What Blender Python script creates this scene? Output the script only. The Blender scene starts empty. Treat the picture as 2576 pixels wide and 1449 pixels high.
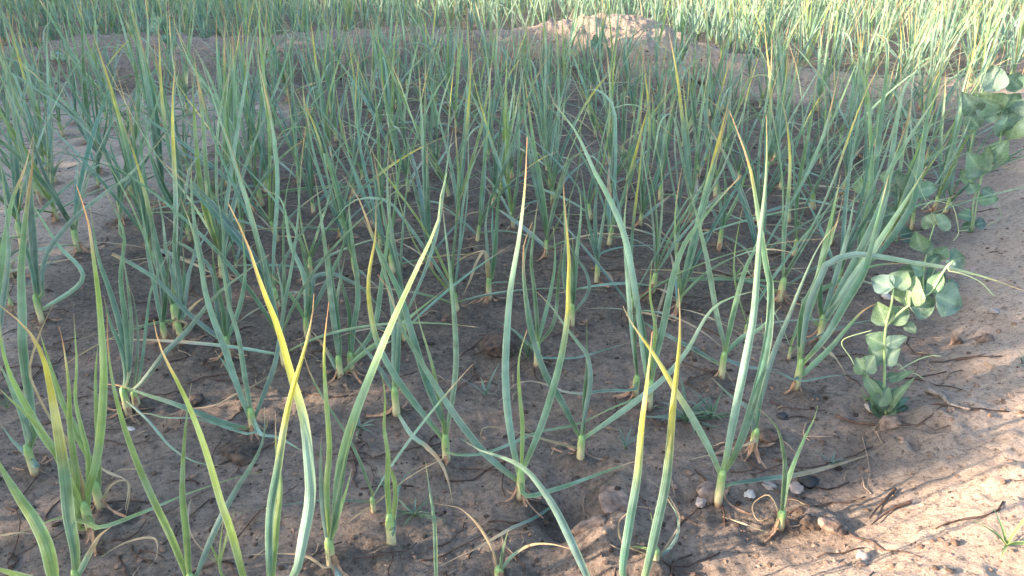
import bpy, math, random
import numpy as np
from mathutils import Vector

# ------------------------------------------------------------ camera, light, exposure
scene = bpy.context.scene
COL = scene.collection
CAM_H, PITCH = 0.70, math.radians(26.0)
FPX = 1984.0                     # focal length measured on a 2576 px wide picture
cam_data = bpy.data.cameras.new('camera')
cam = bpy.data.objects.new('camera', cam_data); COL.objects.link(cam)
cam.location = (0, 0, CAM_H)
cam.rotation_euler = (math.radians(90) - PITCH, 0, 0)
cam_data.sensor_width = 36.0
cam_data.lens = 36.0 * FPX / 2576.0
cam_data.clip_start = 0.02; cam_data.clip_end = 500
cam_data.dof.use_dof = True
cam_data.dof.focus_distance = 1.7
cam_data.dof.aperture_fstop = 40.0
scene.camera = cam

SUN_EL = math.radians(15.0)
SUN_DIR = Vector((0.975, 0.22, 0)).normalized()       # the way the light travels, on plan
world = bpy.data.worlds.new('World'); scene.world = world
world.use_nodes = True
wn = world.node_tree.nodes; wl = world.node_tree.links
bg = wn['Background']; bg.inputs['Strength'].default_value = 0.15
sky = wn.new('ShaderNodeTexSky'); sky.sky_type = 'NISHITA'; sky.sun_disc = False
sky.sun_elevation = SUN_EL
sky.sun_rotation = math.atan2(-SUN_DIR.x, -SUN_DIR.y)
sky.air_density = 1.0; sky.dust_density = 1.4; sky.ozone_density = 0.6
wl.new(sky.outputs[0], bg.inputs[0])
sun_data = bpy.data.lights.new('sun', 'SUN'); sun_data.energy = 4.3
sun_data.angle = math.radians(0.6); sun_data.color = (1.0, 0.77, 0.56)
sun = bpy.data.objects.new('sun', sun_data); COL.objects.link(sun)
trav = Vector((SUN_DIR.x * math.cos(SUN_EL), SUN_DIR.y * math.cos(SUN_EL), -math.sin(SUN_EL)))
sun.rotation_euler = trav.to_track_quat('-Z', 'Y').to_euler()
scene.view_settings.view_transform = 'Standard'
scene.view_settings.look = 'None'
scene.view_settings.exposure = 2.62
scene.view_settings.gamma = 1.0
scene.view_settings.use_curve_mapping = False
scene.render.engine = 'CYCLES'

# ------------------------------------------------------------ pixels to points
FR = {'A': (0, 724.5, .5), 'B': (859, 724.5, .5), 'C': (1717, 724.5, .5), 'D': (0, 0, .5), 'E': (859, 0, .5),
      'F': (1717, 0, .5), 'G': (0, 440.2, .434), 'H': (644, 440.2, .434), 'I': (1288, 440.2, .434),
      'J': (1932, 440.2, .434), 'W': (0, 0, 1.0)}
def parse(s):
    f = 'W'; out = []
    for tok in s.split():
        if tok in FR: f = tok; continue
        a, b = tok.split(','); ox, oy, k = FR[f]
        out.append((ox + float(a) * k, oy + float(b) * k))
    return out
CP, SP = math.cos(PITCH), math.sin(PITCH)
def ray(px, py):
    u = (px - 1288) / FPX; v = -(py - 724.5) / FPX
    return Vector((u, CP + v * SP, v * CP - SP))
def hit_z(px, py, z=0.0):
    d = ray(px, py); t = (z - CAM_H) / d.z
    return Vector((d.x * t, d.y * t, z))
def hit_y(px, py, y):
    d = ray(px, py); t = y / d.y
    return Vector((d.x * t, y, CAM_H + d.z * t))
def to_px(p):
    x, y, z = p[0], p[1], p[2] - CAM_H
    dep = y * CP - z * SP; up = y * SP + z * CP
    return 1288 + FPX * x / dep, 724.5 - FPX * up / dep

# ------------------------------------------------------------ noise and the lie of the land
def vnoise(x, y, seed=0):
    xi = np.floor(x).astype(np.int64); yi = np.floor(y).astype(np.int64)
    fx = x - xi; fy = y - yi
    fx = fx * fx * (3 - 2 * fx); fy = fy * fy * (3 - 2 * fy)
    def h(a, b):
        n = (a * 374761393 + b * 668265263 + seed * 974634777) & 0xFFFFFFFF
        n = ((n ^ (n >> 13)) * 1274126177) & 0xFFFFFFFF
        n = n ^ (n >> 16)
        return (n & 0xFFFFFF) / float(0xFFFFFF)
    return (h(xi, yi) * (1 - fx) + h(xi + 1, yi) * fx) * (1 - fy) + (h(xi, yi + 1) * (1 - fx) + h(xi + 1, yi + 1) * fx) * fy * 1.0
def fbm(x, y, s, oct=3, seed=0):
    r = 0; a = 1; tot = 0
    for i in range(oct):
        r = r + a * (vnoise(x / s + 17.3 * i, y / s - 9.1 * i, seed + i) - .5) * 2; tot += a; a *= .5; s *= .48
    return r / tot
def sstep(a, b, v):
    t = np.clip((v - a) / (b - a), 0, 1); return t * t * (3 - 2 * t)
def seg_dist(x, y, pts):
    best = np.full(np.shape(x), 1e9); prog = np.zeros(np.shape(x))
    for i, ((x0, y0), (x1, y1)) in enumerate(zip(pts[:-1], pts[1:])):
        dx, dy = x1 - x0, y1 - y0
        t = np.clip(((x - x0) * dx + (y - y0) * dy) / (dx * dx + dy * dy), 0, 1)
        d = np.hypot(x - x0 - t * dx, y - y0 - t * dy)
        prog = np.where(d < best, i + t, prog); best = np.minimum(best, d)
    return best, prog
EDGE = [(-3.0, .40), (-.2, .55), (.16, .66), (.36, .74), (.52, .92), (.64, 1.12), (.92, 1.6), (1.3, 2.1), (1.75, 2.65), (2.6, 3.9), (5, 8)]
BUND = [(-6, 3.6), (-3, 3.68), (-1.4, 3.75), (-.4, 4.15), (.6, 4.05), (.95, 3.65), (1.35, 3.3), (2.1, 3.05), (3.0, 3.1)]
def outside_right(x, y):
    """signed distance to the bed's right hand edge, positive on the bank"""
    d, pr = seg_dist(x, y, EDGE)
    ex = np.array([p[0] for p in EDGE]); ey = np.array([p[1] for p in EDGE])
    yy = np.interp(x, ex, ey)
    return np.where(y < yy, d, -d)
def ground(x, y, fine=True):
    x = np.asarray(x, float); y = np.asarray(y, float)
    out = outside_right(x, y)
    wob = .05 * fbm(x, y, .35, 2, 5)
    o = out + wob
    bank = .075 * sstep(-.02, .22, o) + .05 * sstep(.2, .9, o)
    front = sstep(.62, .30, y) * sstep(.5, -.2, x)
    bank = bank * (1 - front)
    bd, pr = seg_dist(x, y, BUND)
    w = .33 + .07 * fbm(x, y, .7, 2, 9)
    ridge = (.10 - .06 * sstep(.8, 1.2, x) + .04 * fbm(x, y, .5, 2, 12)) * sstep(w + .16, w - .16, bd)
    ridge = ridge + .11 * np.exp(-((x - .50) ** 2 / .13 + (y - 4.05) ** 2 / .09)) * .75
    z = np.maximum(bank, ridge)
    z = z + .009 * fbm(x, y, .40, 2, 1)
    b = np.clip(z / .07, 0, 1)
    for cx, cy, r, h in LUMPS:
        q = ((x - cx) ** 2 + (y - cy) ** 2) / (r * r) * (1 + .5 * fbm(x, y, r, 2, 33))
        z = z + h * np.exp(-q * q)
    if fine:
        silt = sstep(-.7, -1.3, x + .25 * fbm(x, y, .8, 2, 3)) * sstep(4.3, 3.6, y)
        k = 1 - .7 * silt
        z = z + k * (.0075 * fbm(x, y, .085, 3, 21))
        r1 = 1 - np.abs(fbm(x, y, .032, 2, 41)); z = z + k * (.0055 + .001 * b) * (r1 - .6)
        z = z + k * (.0022 + .0010 * b) * fbm(x, y, .013, 2, 55)
        z = z + b * .010 * np.maximum(0, fbm(x, y, .06, 3, 71) - .1)
        far = sstep(2.8, 3.4, y) * b
        z = z + far * (.022 * fbm(x, y, .16, 3, 81) + .022 * fbm(x, y, .05, 3, 83))
    return z
def gp(wx, wy): p = hit_z(wx, wy, 0); return p.x, p.y
LUMPS = []
for wx, wy, r, h in [(1500, 1350, .040, .018), (1545, 1258, .040, .012), (1430, 1300, .040, -.028), (1600, 1400, .05, .018),
                     (1480, 1405, .03, .012), (1450, 1235, .04, -.012), (2290, 1130, .055, .022), (2360, 1110, .05, .016),
                     (2300, 1175, .014, -.012), (2335, 1155, .012, -.010), (2365, 1130, .010, -.008), (1270, 860, .04, .016), (2050, 1325, .03, .012),
                     (2470, 870, .10, -.010), (2430, 900, .05, -.006), (2500, 830, .05, .012), (2390, 1000, .05, -.01)]:
    LUMPS.append((*gp(wx, wy), r, h))

# ------------------------------------------------------------ materials
def new_mat(name):
    m = bpy.data.materials.new(name); m.use_nodes = True
    nt = m.node_tree; nt.nodes.clear()
    return m, nt
def N(nt, t, **kw):
    n = nt.nodes.new(t)
    for k, v in kw.items():
        if k.startswith('i_'): n.inputs[k[2:].replace('_', ' ')].default_value = v
        else: setattr(n, k, v)
    return n
def mixc(nt, fac, a, b, blend='MIX'):
    n = nt.nodes.new('ShaderNodeMix'); n.data_type = 'RGBA'; n.blend_type = blend
    for sock, v in ((n.inputs[0], fac), (n.inputs[6], a), (n.inputs[7], b)):
        if isinstance(v, (int, float)): sock.default_value = v
        elif isinstance(v, tuple): sock.default_value = (*v, 1) if len(v) == 3 else v
        else: nt.links.new(v, sock)
    return n.outputs[2]
def math_(nt, op, a, b=0.0, c=None):
    n = nt.nodes.new('ShaderNodeMath'); n.operation = op
    for i, v in enumerate((a, b) if c is None else (a, b, c)):
        if isinstance(v, (int, float)): n.inputs[i].default_value = v
        else: nt.links.new(v, n.inputs[i])
    return n.outputs[0]
def rng_(nt, v, a, b, c=0.0, d=1.0):
    n = nt.nodes.new('ShaderNodeMapRange'); n.clamp = True
    nt.links.new(v, n.inputs[0])
    for i, q in zip((1, 2, 3, 4), (a, b, c, d)): n.inputs[i].default_value = q
    return n.outputs[0]

def leaf_material(name, transl=.22, stripes=5.0, rough=.5, spec=.45, veins=False):
    m, nt = new_mat(name); L = nt.links
    out = N(nt, 'ShaderNodeOutputMaterial')
    att = N(nt, 'ShaderNodeAttribute', attribute_name='Col')
    uv = N(nt, 'ShaderNodeUVMap'); sep = N(nt, 'ShaderNodeSeparateXYZ'); L.new(uv.outputs[0], sep.inputs[0])
    oi = N(nt, 'ShaderNodeObjectInfo'); tc = N(nt, 'ShaderNodeTexCoord')
    # parallel veins running up the blade
    s = math_(nt, 'SINE', math_(nt, 'MULTIPLY', sep.outputs[0], stripes * 6.283))
    fine = math_(nt, 'SINE', math_(nt, 'MULTIPLY', sep.outputs[0], 19 * 6.283))
    no = N(nt, 'ShaderNodeTexNoise'); no.inputs['Scale'].default_value = 60; no.inputs['Detail'].default_value = 4
    L.new(tc.outputs['Object'], no.inputs['Vector'])
    n2 = N(nt, 'ShaderNodeTexNoise'); n2.inputs['Scale'].default_value = 9; n2.inputs['Detail'].default_value = 2
    L.new(tc.outputs['Object'], n2.inputs['Vector'])
    f = math_(nt, 'ADD', math_(nt, 'MULTIPLY', s, .11), math_(nt, 'MULTIPLY', fine, .10))
    f = math_(nt, 'ADD', f, rng_(nt, no.outputs[0], .3, .7, -.22, .22))
    f = math_(nt, 'ADD', f, rng_(nt, n2.outputs[0], .3, .7, -.18, .18))
    f = math_(nt, 'ADD', f, rng_(nt, oi.outputs['Random'], 0, 1, -.24, .24))
    gain = math_(nt, 'ADD', f, 1.0)
    vm = N(nt, 'ShaderNodeVectorMath', operation='SCALE'); L.new(att.outputs['Color'], vm.inputs[0]); L.new(gain, vm.inputs[3])
    # pale waxy bloom lying in blotches over the blade
    n3 = N(nt, 'ShaderNodeTexNoise'); n3.inputs['Scale'].default_value = 22; n3.inputs['Detail'].default_value = 6
    L.new(tc.outputs['Object'], n3.inputs['Vector'])
    bl = math_(nt, 'MULTIPLY', rng_(nt, n3.outputs[0], .46, .74, .0, .40), 1.0)
    colr = mixc(nt, bl, vm.outputs[0], (.34, .45, .41))
    # blade edge and midrib are paler, with their highlights painted in
    e = math_(nt, 'ABSOLUTE', math_(nt, 'SUBTRACT', sep.outputs[0], .5))
    colr = mixc(nt, rng_(nt, e, .38, .49, 0, .38), colr, (.50, .60, .44))
    colr = mixc(nt, rng_(nt, e, .04, .0, 0, .2), colr, (.36, .46, .36))
    if veins:
        vv = math_(nt, 'SINE', math_(nt, 'MULTIPLY', math_(nt, 'SUBTRACT', sep.outputs[1], math_(nt, 'MULTIPLY', e, .9)), 44.0))
        colr = mixc(nt, rng_(nt, vv, .6, 1.0, 0, .15), colr, (.34, .44, .30))
        n4 = N(nt, 'ShaderNodeTexNoise'); n4.inputs['Scale'].default_value = 140; L.new(tc.outputs['Object'], n4.inputs['Vector'])
        colr = mixc(nt, rng_(nt, n4.outputs[0], .50, .72, 0, .30), colr, (.30, .38, .30))
    p = N(nt, 'ShaderNodeBsdfPrincipled'); L.new(colr, p.inputs['Base Color'])
    p.inputs['Roughness'].default_value = rough; p.inputs['Specular IOR Level'].default_value = spec
    p.inputs['Sheen Weight'].default_value = .12; p.inputs['Sheen Roughness'].default_value = .4
    tr = N(nt, 'ShaderNodeBsdfTranslucent')
    L.new(mixc(nt, .22, colr, (.50, .70, .12), 'MIX'), tr.inputs[0])
    bp = N(nt, 'ShaderNodeBump'); bp.inputs['Strength'].default_value = .5; bp.inputs['Distance'].default_value = .0008
    L.new(math_(nt, 'ADD', s, math_(nt, 'ADD', math_(nt, 'MULTIPLY', fine, .5), no.outputs[0])), bp.inputs['Height'])
    L.new(bp.outputs[0], p.inputs['Normal'])
    mx = N(nt, 'ShaderNodeMixShader'); mx.inputs[0].default_value = transl
    L.new(p.outputs[0], mx.inputs[1]); L.new(tr.outputs[0], mx.inputs[2]); L.new(mx.outputs[0], out.inputs[0])
    return m
M_LEAF = leaf_material('garlic_blade')
M_PEA = leaf_material('pea_leaf', .2, 0.0, .75, .18, True)
M_HEDGE = leaf_material('hedge_leaf', .12, 0.0, .6, .3)

def simple_mat(name, c1, c2, scale=30, rough=.8, bump=.4, dist=.002, attr=False):
    m, nt = new_mat(name); L = nt.links
    out = N(nt, 'ShaderNodeOutputMaterial'); p = N(nt, 'ShaderNodeBsdfPrincipled')
    tc = N(nt, 'ShaderNodeTexCoord'); oi = N(nt, 'ShaderNodeObjectInfo')
    no = N(nt, 'ShaderNodeTexNoise'); no.inputs['Scale'].default_value = scale; no.inputs['Detail'].default_value = 7
    L.new(tc.outputs['Object'], no.inputs['Vector'])
    c = mixc(nt, rng_(nt, no.outputs[0], .32, .68), c1, c2)
    if attr:
        at = N(nt, 'ShaderNodeAttribute', attribute_name='Col')
        c = mixc(nt, 1.0, c, at.outputs['Color'], 'MULTIPLY')
    L.new(c, p.inputs['Base Color']); p.inputs['Roughness'].default_value = rough
    p.inputs['Specular IOR Level'].default_value = .3
    bp = N(nt, 'ShaderNodeBump'); bp.inputs['Strength'].default_value = bump; bp.inputs['Distance'].default_value = dist
    L.new(no.outputs[0], bp.inputs['Height']); L.new(bp.outputs[0], p.inputs['Normal']); L.new(p.outputs[0], out.inputs[0])
    return m
M_STEM = simple_mat('stem_skin', (.9, .9, .9), (1.15, 1.15, 1.1), 90, .45, .3, .0006, True)
M_DRY = simple_mat('dry_sheath', (.16, .085, .05), (.36, .22, .14), 120, .9, .8, .001)
M_ROOT = simple_mat('dead_root', (.030, .018, .014), (.10, .06, .045), 90, .9, .6, .001)
M_STRAW = simple_mat('straw', (.17, .12, .085), (.36, .27, .19), 90, .85, .4, .0006)
M_CRUMB = simple_mat('soil_crumb', (.10, .065, .048), (.22, .15, .11), 60, .95, .8, .003, True)
M_CLOD = simple_mat('clod_soil', (.060, .042, .034), (.26, .185, .145), 70, .95, 1.0, .006)
M_BANKROOT = simple_mat('weathered_root', (.10, .08, .07), (.34, .27, .22), 160, .9, 1.0, .002)
M_DARK = simple_mat('dark_clod_soil', (.020, .016, .014), (.095, .068, .054), 110, .92, 1.0, .004)
M_CHAR = simple_mat('charcoal', (.012, .013, .017), (.05, .048, .05), 60, .7, 1.0, .003)
M_WHITE = simple_mat('white_stone', (.28, .25, .23), (.50, .46, .42), 60, .7, .5, .002)
M_PINK = simple_mat('pinkish_stone', (.20, .16, .14), (.36, .30, .27), 70, .8, .6, .002)
M_GREY = simple_mat('grey_stone', (.16, .14, .14), (.30, .27, .25), 70, .8, .6, .002)
M_BARK = simple_mat('bark', (.05, .035, .025), (.14, .10, .07), 30, .9, 1.0, .01)

def soil_material():
    m, nt = new_mat('soil'); L = nt.links
    out = N(nt, 'ShaderNodeOutputMaterial'); p = N(nt, 'ShaderNodeBsdfPrincipled')
    g = N(nt, 'ShaderNodeNewGeometry'); at = N(nt, 'ShaderNodeAttribute', attribute_name='zone')
    sep = N(nt, 'ShaderNodeSeparateColor'); L.new(at.outputs['Color'], sep.inputs[0])
    def noi(s, d=6, r=.6):
        n = N(nt, 'ShaderNodeTexNoise'); n.inputs['Scale'].default_value = s; n.inputs['Detail'].default_value = d
        n.inputs['Roughness'].default_value = r; L.new(g.outputs['Position'], n.inputs['Vector']); return n.outputs[0]
    n_big, n_mid, n_fine, n_grit = noi(3.2), noi(26, 10, .78), noi(110, 8, .75), noi(520, 3)
    moist = mixc(nt, rng_(nt, n_mid, .36, .64), (.058, .045, .035), (.245, .188, .148))
    moist = mixc(nt, rng_(nt, n_big, .42, .64, 0, .75), moist, mixc(nt, rng_(nt, n_fine, .4, .6), (.026, .022, .015), (.115, .092, .060)))
    silt = mixc(nt, rng_(nt, n_mid, .35, .65), (.23, .180, .145), (.33, .262, .212))
    bank = mixc(nt, rng_(nt, n_mid, .34, .66), (.40, .30, .235), (.66, .52, .42))
    near = mixc(nt, rng_(nt, n_mid, .34, .66), (.135, .104, .085), (.375, .292, .236))
    c = mixc(nt, sep.outputs[2], moist, near)
    c = mixc(nt, sep.outputs[1], c, silt)
    c = mixc(nt, sep.outputs[0], c, bank)
    c = mixc(nt, rng_(nt, n_fine, .54, .70, 0, .62), c, (.42, .33, .26))
    c = mixc(nt, rng_(nt, n_fine, .49, .33, 0, .88), c, (.034, .025, .021))  # dark crumbs; low spots also darkened, pit shade painted into the colour
    n_pit = noi(290, 5, .7)
    c = mixc(nt, rng_(nt, n_pit, .44, .30, 0, .70), c, (.050, .036, .030))
    c = mixc(nt, rng_(nt, n_pit, .56, .70, 0, .45), c, (.46, .36, .28))
    # specks of chaff and grit
    v = N(nt, 'ShaderNodeTexVoronoi'); v.inputs['Scale'].default_value = 95; L.new(g.outputs['Position'], v.inputs['Vector'])
    sc = N(nt, 'ShaderNodeSeparateColor'); L.new(v.outputs['Color'], sc.inputs[0])
    sp = math_(nt, 'MULTIPLY', rng_(nt, v.outputs['Distance'], .22, .10), rng_(nt, sc.outputs[0], .86, .9))
    c = mixc(nt, math_(nt, 'MULTIPLY', sp, .6), c, (.45, .32, .22))
    sp2 = math_(nt, 'MULTIPLY', rng_(nt, v.outputs['Distance'], .34, .14), rng_(nt, sc.outputs[1], .84, .9))
    c = mixc(nt, math_(nt, 'MULTIPLY', sp2, .45), c, (.030, .019, .015))
    L.new(c, p.inputs['Base Color'])
    L.new(rng_(nt, n_mid, .3, .7, .62, .92), p.inputs['Roughness']); p.inputs['Specular IOR Level'].default_value = .35
    h = math_(nt, 'ADD', math_(nt, 'MULTIPLY', n_fine, 2.0), math_(nt, 'MULTIPLY', n_grit, .5))
    h = math_(nt, 'ADD', h, math_(nt, 'MULTIPLY', n_mid, 1.6))
    b = N(nt, 'ShaderNodeBump'); b.inputs['Distance'].default_value = .014
    L.new(rng_(nt, sep.outputs[1], 0, 1, .9, .30), b.inputs['Strength'])
    L.new(h, b.inputs['Height']); L.new(b.outputs[0], p.inputs['Normal']); L.new(p.outputs[0], out.inputs[0])
    return m
M_SOIL = soil_material()

# ------------------------------------------------------------ mesh helpers
class MB:
    def __init__(s): s.v = []; s.f = []; s.uv = []; s.c = []
    def add(s, verts, faces, uvs, cols):
        o = len(s.v); s.v.extend(verts); s.f.extend([tuple(i + o for i in q) for q in faces])
        s.uv.extend(uvs); s.c.extend(cols)
    def mesh(s, name, mat, smooth=True):
        me = bpy.data.meshes.new(name); me.from_pydata([tuple(p) for p in s.v], [], s.f); me.update()
        nl = len(me.loops); vi = np.empty(nl, np.int32); me.loops.foreach_get('vertex_index', vi)
        uvl = me.uv_layers.new(name='UVMap'); uvl.data.foreach_set('uv', np.array(s.uv, np.float32)[vi].ravel())
        ca = me.color_attributes.new('Col', 'FLOAT_COLOR', 'POINT')
        c4 = np.ones((len(s.v), 4), np.float32); c4[:, :3] = np.array(s.c, np.float32); ca.data.foreach_set('color', c4.ravel())
        me.materials.append(mat)
        if smooth: me.polygons.foreach_set('use_smooth', [True] * len(me.polygons))
        return me
def link(name, me, parent=None, loc=(0, 0, 0)):
    o = bpy.data.objects.new(name, me); COL.objects.link(o); o.location = loc
    if parent: o.parent = parent
    return o
def tag(o, label=None, cat=None, group=None, kind=None):
    if label: o['label'] = label
    if cat: o['category'] = cat
    if group: o['group'] = group
    if kind: o['kind'] = kind
    return o

def spline(pts, n):
    P = [Vector(p) for p in pts]
    if len(P) == 2: P = [P[0], P[0].lerp(P[1], .5), P[1]]
    Q = [P[0] * 2 - P[1]] + P + [P[-1] * 2 - P[-2]]
    dense = []
    for i in range(1, len(Q) - 2):
        for k in range(8):
            t = k / 8; a, b, c, d = Q[i - 1], Q[i], Q[i + 1], Q[i + 2]
            dense.append(.5 * ((2 * b) + (c - a) * t + (2 * a - 5 * b + 4 * c - d) * t * t + (3 * b - a - 3 * c + d) * t ** 3))
    dense.append(P[-1])
    L = [0]
    for a, b in zip(dense[:-1], dense[1:]): L.append(L[-1] + (b - a).length)
    out = []; j = 0
    for k in range(n):
        s = L[-1] * k / (n - 1)
        while j < len(L) - 2 and L[j + 1] < s: j += 1
        out.append(dense[j].lerp(dense[j + 1], min(1, (s - L[j]) / max(1e-9, L[j + 1] - L[j]))))
    return out, L[-1]
def lerp3(a, b, t): return tuple(a[i] + (b[i] - a[i]) * t for i in range(3))
def ss(a, b, v):
    t = max(0, min(1, (v - a) / (b - a))); return t * t * (3 - 2 * t)

GREENS = [(.096, .204, .155), (.064, .160, .126), (.118, .235, .165), (.155, .270, .225), (.118, .222, .112), (.195, .315, .235)]
def leaf_cols(style, rnd):
    """returns colour(t) for a blade; style: g green, b bluish, y yellow and l lime (natural, plus painted sunlight in front), d dry, o orange tip, t tan tip"""
    base = list(rnd.choice(GREENS))
    if 'b' in style: base = [.120, .200, .185]
    if 'l' in style: base = [.185, .285, .085]  # lime body; on the left foreground plants it carries painted sunlight
    if 'k' in style: base = [.045, .115, .062]
    dry = (.42, .29, .17)
    ys = 1.1
    if 'y' in style: ys = rnd.uniform(.34, .46)  # yellow upper part; on foreground blades sunlight is put into the colour
    elif 'o' in style or 't' in style: ys = rnd.uniform(.74, .84)
    elif 'w' in style: ys = 1.3
    else: ys = rnd.uniform(.80, 1.05)
    tipc = (.60, .27, .12) if ('o' in style) else (.46, .29, .15)
    yel = (.50, .44, .07) if ('y' in style or 'o' in style) else (.26, .31, .11)
    dstart = .88 if ('o' in style or 'y' in style) else (.82 if 't' in style else .95)
    alld = 'd' in style; half = 'h' in style
    def f(t):
        if alld: return lerp3((.30, .24, .11), dry, ss(0, .35, t) * .9 + .1)
        c = lerp3((.23, .31, .10), tuple(base), ss(-.02, .13, t))
        c = lerp3(c, (base[0] * 1.15, base[1] * 1.1, base[2] * .85), ss(.4, .8, t))
        if ys < 1.05: c = lerp3(c, yel, ss(ys, max(ys + .14, min(.95, ys + .3)), t))
        if 'w' not in style: c = lerp3(c, tipc, ss(dstart - .06, dstart + .03, t))
        if half: c = lerp3(c, dry, ss(.30, .55, t))
        return c
    return f
def blade(mb, pts, W, style, rnd, n=16, wdir=None, fold=.30, twist=None, curlroot=True):
    P, L = spline(pts, n)
    colf = leaf_cols(style, rnd)
    tw0, tw1 = twist if twist else (rnd.uniform(-.5, .5), rnd.uniform(-.9, .9))
    edge_c = rnd.uniform(.15, .30); ph = rnd.uniform(0, 6.28)
    broken = 'x' in style
    shade_side = rnd.choice((1, 3))
    verts = []; uvs = []; cols = []; faces = []
    for i, p in enumerate(P):
        t = i / (n - 1)
        T = (P[min(n - 1, i + 1)] - P[max(0, i - 1)]).normalized()
        wd = wdir(p, T) if wdir else Vector((1, 0, 0))
        wd = (wd - T * wd.dot(T))
        if wd.length < 1e-4: wd = T.orthogonal()
        wd.normalize(); nr = T.cross(wd).normalized()
        a = tw0 + (tw1 - tw0) * t
        wv = wd * math.cos(a) + nr * math.sin(a); nv = T.cross(wv).normalized()
        w = W * (.72 + .28 * ss(0, .22, t))
        if not broken: w *= (1 - max(0, (t - .30) / .70) ** 1.45)
        else: w *= 1 - .35 * t
        if 'd' in style: w *= .75 + .25 * math.sin(9 * t + ph)
        w = max(w, .0006)
        fd = fold * (1 - .45 * ss(.1, .6, t)) + (.35 * ss(.86, 1, t))
        und = .10 * math.sin(7 * t + ph)
        for k, u in enumerate((0, .25, .5, .75, 1)):
            s = (u - .5)
            depth = fd * w * (abs(s) * 2) ** 1.3 * .8
            verts.append(p + wv * (s * w) + nv * (depth + und * w * s))
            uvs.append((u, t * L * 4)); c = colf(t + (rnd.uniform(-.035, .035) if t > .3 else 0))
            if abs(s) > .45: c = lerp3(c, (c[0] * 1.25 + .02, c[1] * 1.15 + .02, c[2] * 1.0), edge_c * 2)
            if k == shade_side: c = tuple(q * .80 for q in c)  # one half of the V-fold darkened, its shading painted in
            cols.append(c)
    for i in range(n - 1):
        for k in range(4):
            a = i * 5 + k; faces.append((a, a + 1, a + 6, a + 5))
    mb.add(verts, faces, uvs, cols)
def tube(mb, pts, radii, colf, seg=8, n=None):
    if n: P, _ = spline(pts, n)
    else: P = [Vector(p) for p in pts]
    m = len(P); verts = []; cols = []; uvs = []; faces = []
    ref = Vector((1, .2, .1))
    for i, p in enumerate(P):
        t = i / (m - 1)
        T = (P[min(m - 1, i + 1)] - P[max(0, i - 1)]).normalized()
        a = (ref - T * ref.dot(T)).normalized(); b = T.cross(a)
        r = radii(t) if callable(radii) else radii
        for k in range(seg):
            th = 2 * math.pi * k / seg
            verts.append(p + a * (math.cos(th) * r) + b * (math.sin(th) * r)); cols.append(colf(t)); uvs.append((k / seg, t))
    for i in range(m - 1):
        for k in range(seg):
            a = i * seg + k; b = i * seg + (k + 1) % seg; faces.append((a, b, b + seg, a + seg))
    faces.append(tuple(reversed(range(seg)))); faces.append(tuple((m - 1) * seg + k for k in range(seg)))
    mb.add(verts, faces, uvs, cols)
def stone_mesh(name, mat, r, seed, squash=.6, rough=.25, sub=2):
    import bmesh
    bm = bmesh.new(); bmesh.ops.create_icosphere(bm, subdivisions=sub, radius=1)
    rn = random.Random(seed); a, b = rn.uniform(0, 99), rn.uniform(.8, 1.35)
    V = np.array([v.co[:] for v in bm.verts])
    if rough >= .4:
        # broken angular lump: a ball cut back by random planes, then crumbled
        U = V / np.linalg.norm(V, axis=1)[:, None]; lim = np.full(len(U), 1.25)
        for _ in range(16):
            pn = np.array([rn.gauss(0, 1) for _ in range(3)]); pn /= np.linalg.norm(pn); dd_ = rn.uniform(.62, .95)
            dt = U @ pn; lim = np.where(dt > .05, np.minimum(lim, dd_ / np.maximum(dt, .05)), lim)
        V = U * lim[:, None]; rough = .16
    k = 1 + rough * 1.8 * fbm(V[:, 0] * 1.0 + a, V[:, 1] + V[:, 2] * 1.7, .9, 2, seed) + rough * .9 * fbm(V[:, 0] * 1.3 + V[:, 2] + a, V[:, 1] * 1.1 - V[:, 2] * .7, .32, 3, seed + 7)
    V = V * k[:, None] * np.array([r * b, r / b * 1.1, r * squash])
    for v, c in zip(bm.verts, V): v.co = c
    me = bpy.data.meshes.new(name); bm.to_mesh(me); bm.free(); me.materials.append(mat)
    ca = me.color_attributes.new('Col', 'FLOAT_COLOR', 'POINT')
    ca.data.foreach_set('color', [1.0] * (4 * len(me.vertices)))
    me.polygons.foreach_set('use_smooth', [True] * len(me.polygons))
    return me

# ------------------------------------------------------------ ground
def axis(core0, core1, step, grow, lo, hi, back=False):
    a = list(np.arange(core0, core1, step)); s = step; v = a[-1]
    while v < hi: s = max(step, (v - core1) * grow + step) if v < 8 else s * 1.35; v += s; a.append(v)
    b = []; s = step; v = a[0]
    while v > lo: s = max(step, (core0 - v) * (grow if v > -4.5 and not back or v > 0.2 else .3) + step) if v > -8 else s * 1.35; v -= s; b.append(v)
    return np.array(b[::-1] + a)
xs = axis(-.62, .85, .0042, .0095, -90, 90); ys = axis(.50, 1.5, .0042, .0085, -90, 120, True)
X, Y = np.meshgrid(xs, ys); nx, ny = len(xs), len(ys)
Z = ground(X.ravel(), Y.ravel())
co = np.stack([X.ravel(), Y.ravel(), Z], 1).astype(np.float32)
ZG = Z.reshape(ny, nx); OG = outside_right(X.ravel(), Y.ravel()).reshape(ny, nx)
XL, YL = xs.tolist(), ys.tolist()
import bisect
def lookup(G, x, y):
    i = min(max(bisect.bisect_right(XL, x) - 1, 0), nx - 2); j = min(max(bisect.bisect_right(YL, y) - 1, 0), ny - 2)
    a = min(1, max(0, (x - XL[i]) / (XL[i + 1] - XL[i]))); b = min(1, max(0, (y - YL[j]) / (YL[j + 1] - YL[j])))
    return float((G[j, i] * (1 - a) + G[j, i + 1] * a) * (1 - b) + (G[j + 1, i] * (1 - a) + G[j + 1, i + 1] * a) * b)
def gz(x, y): return lookup(ZG, x, y)
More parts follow.
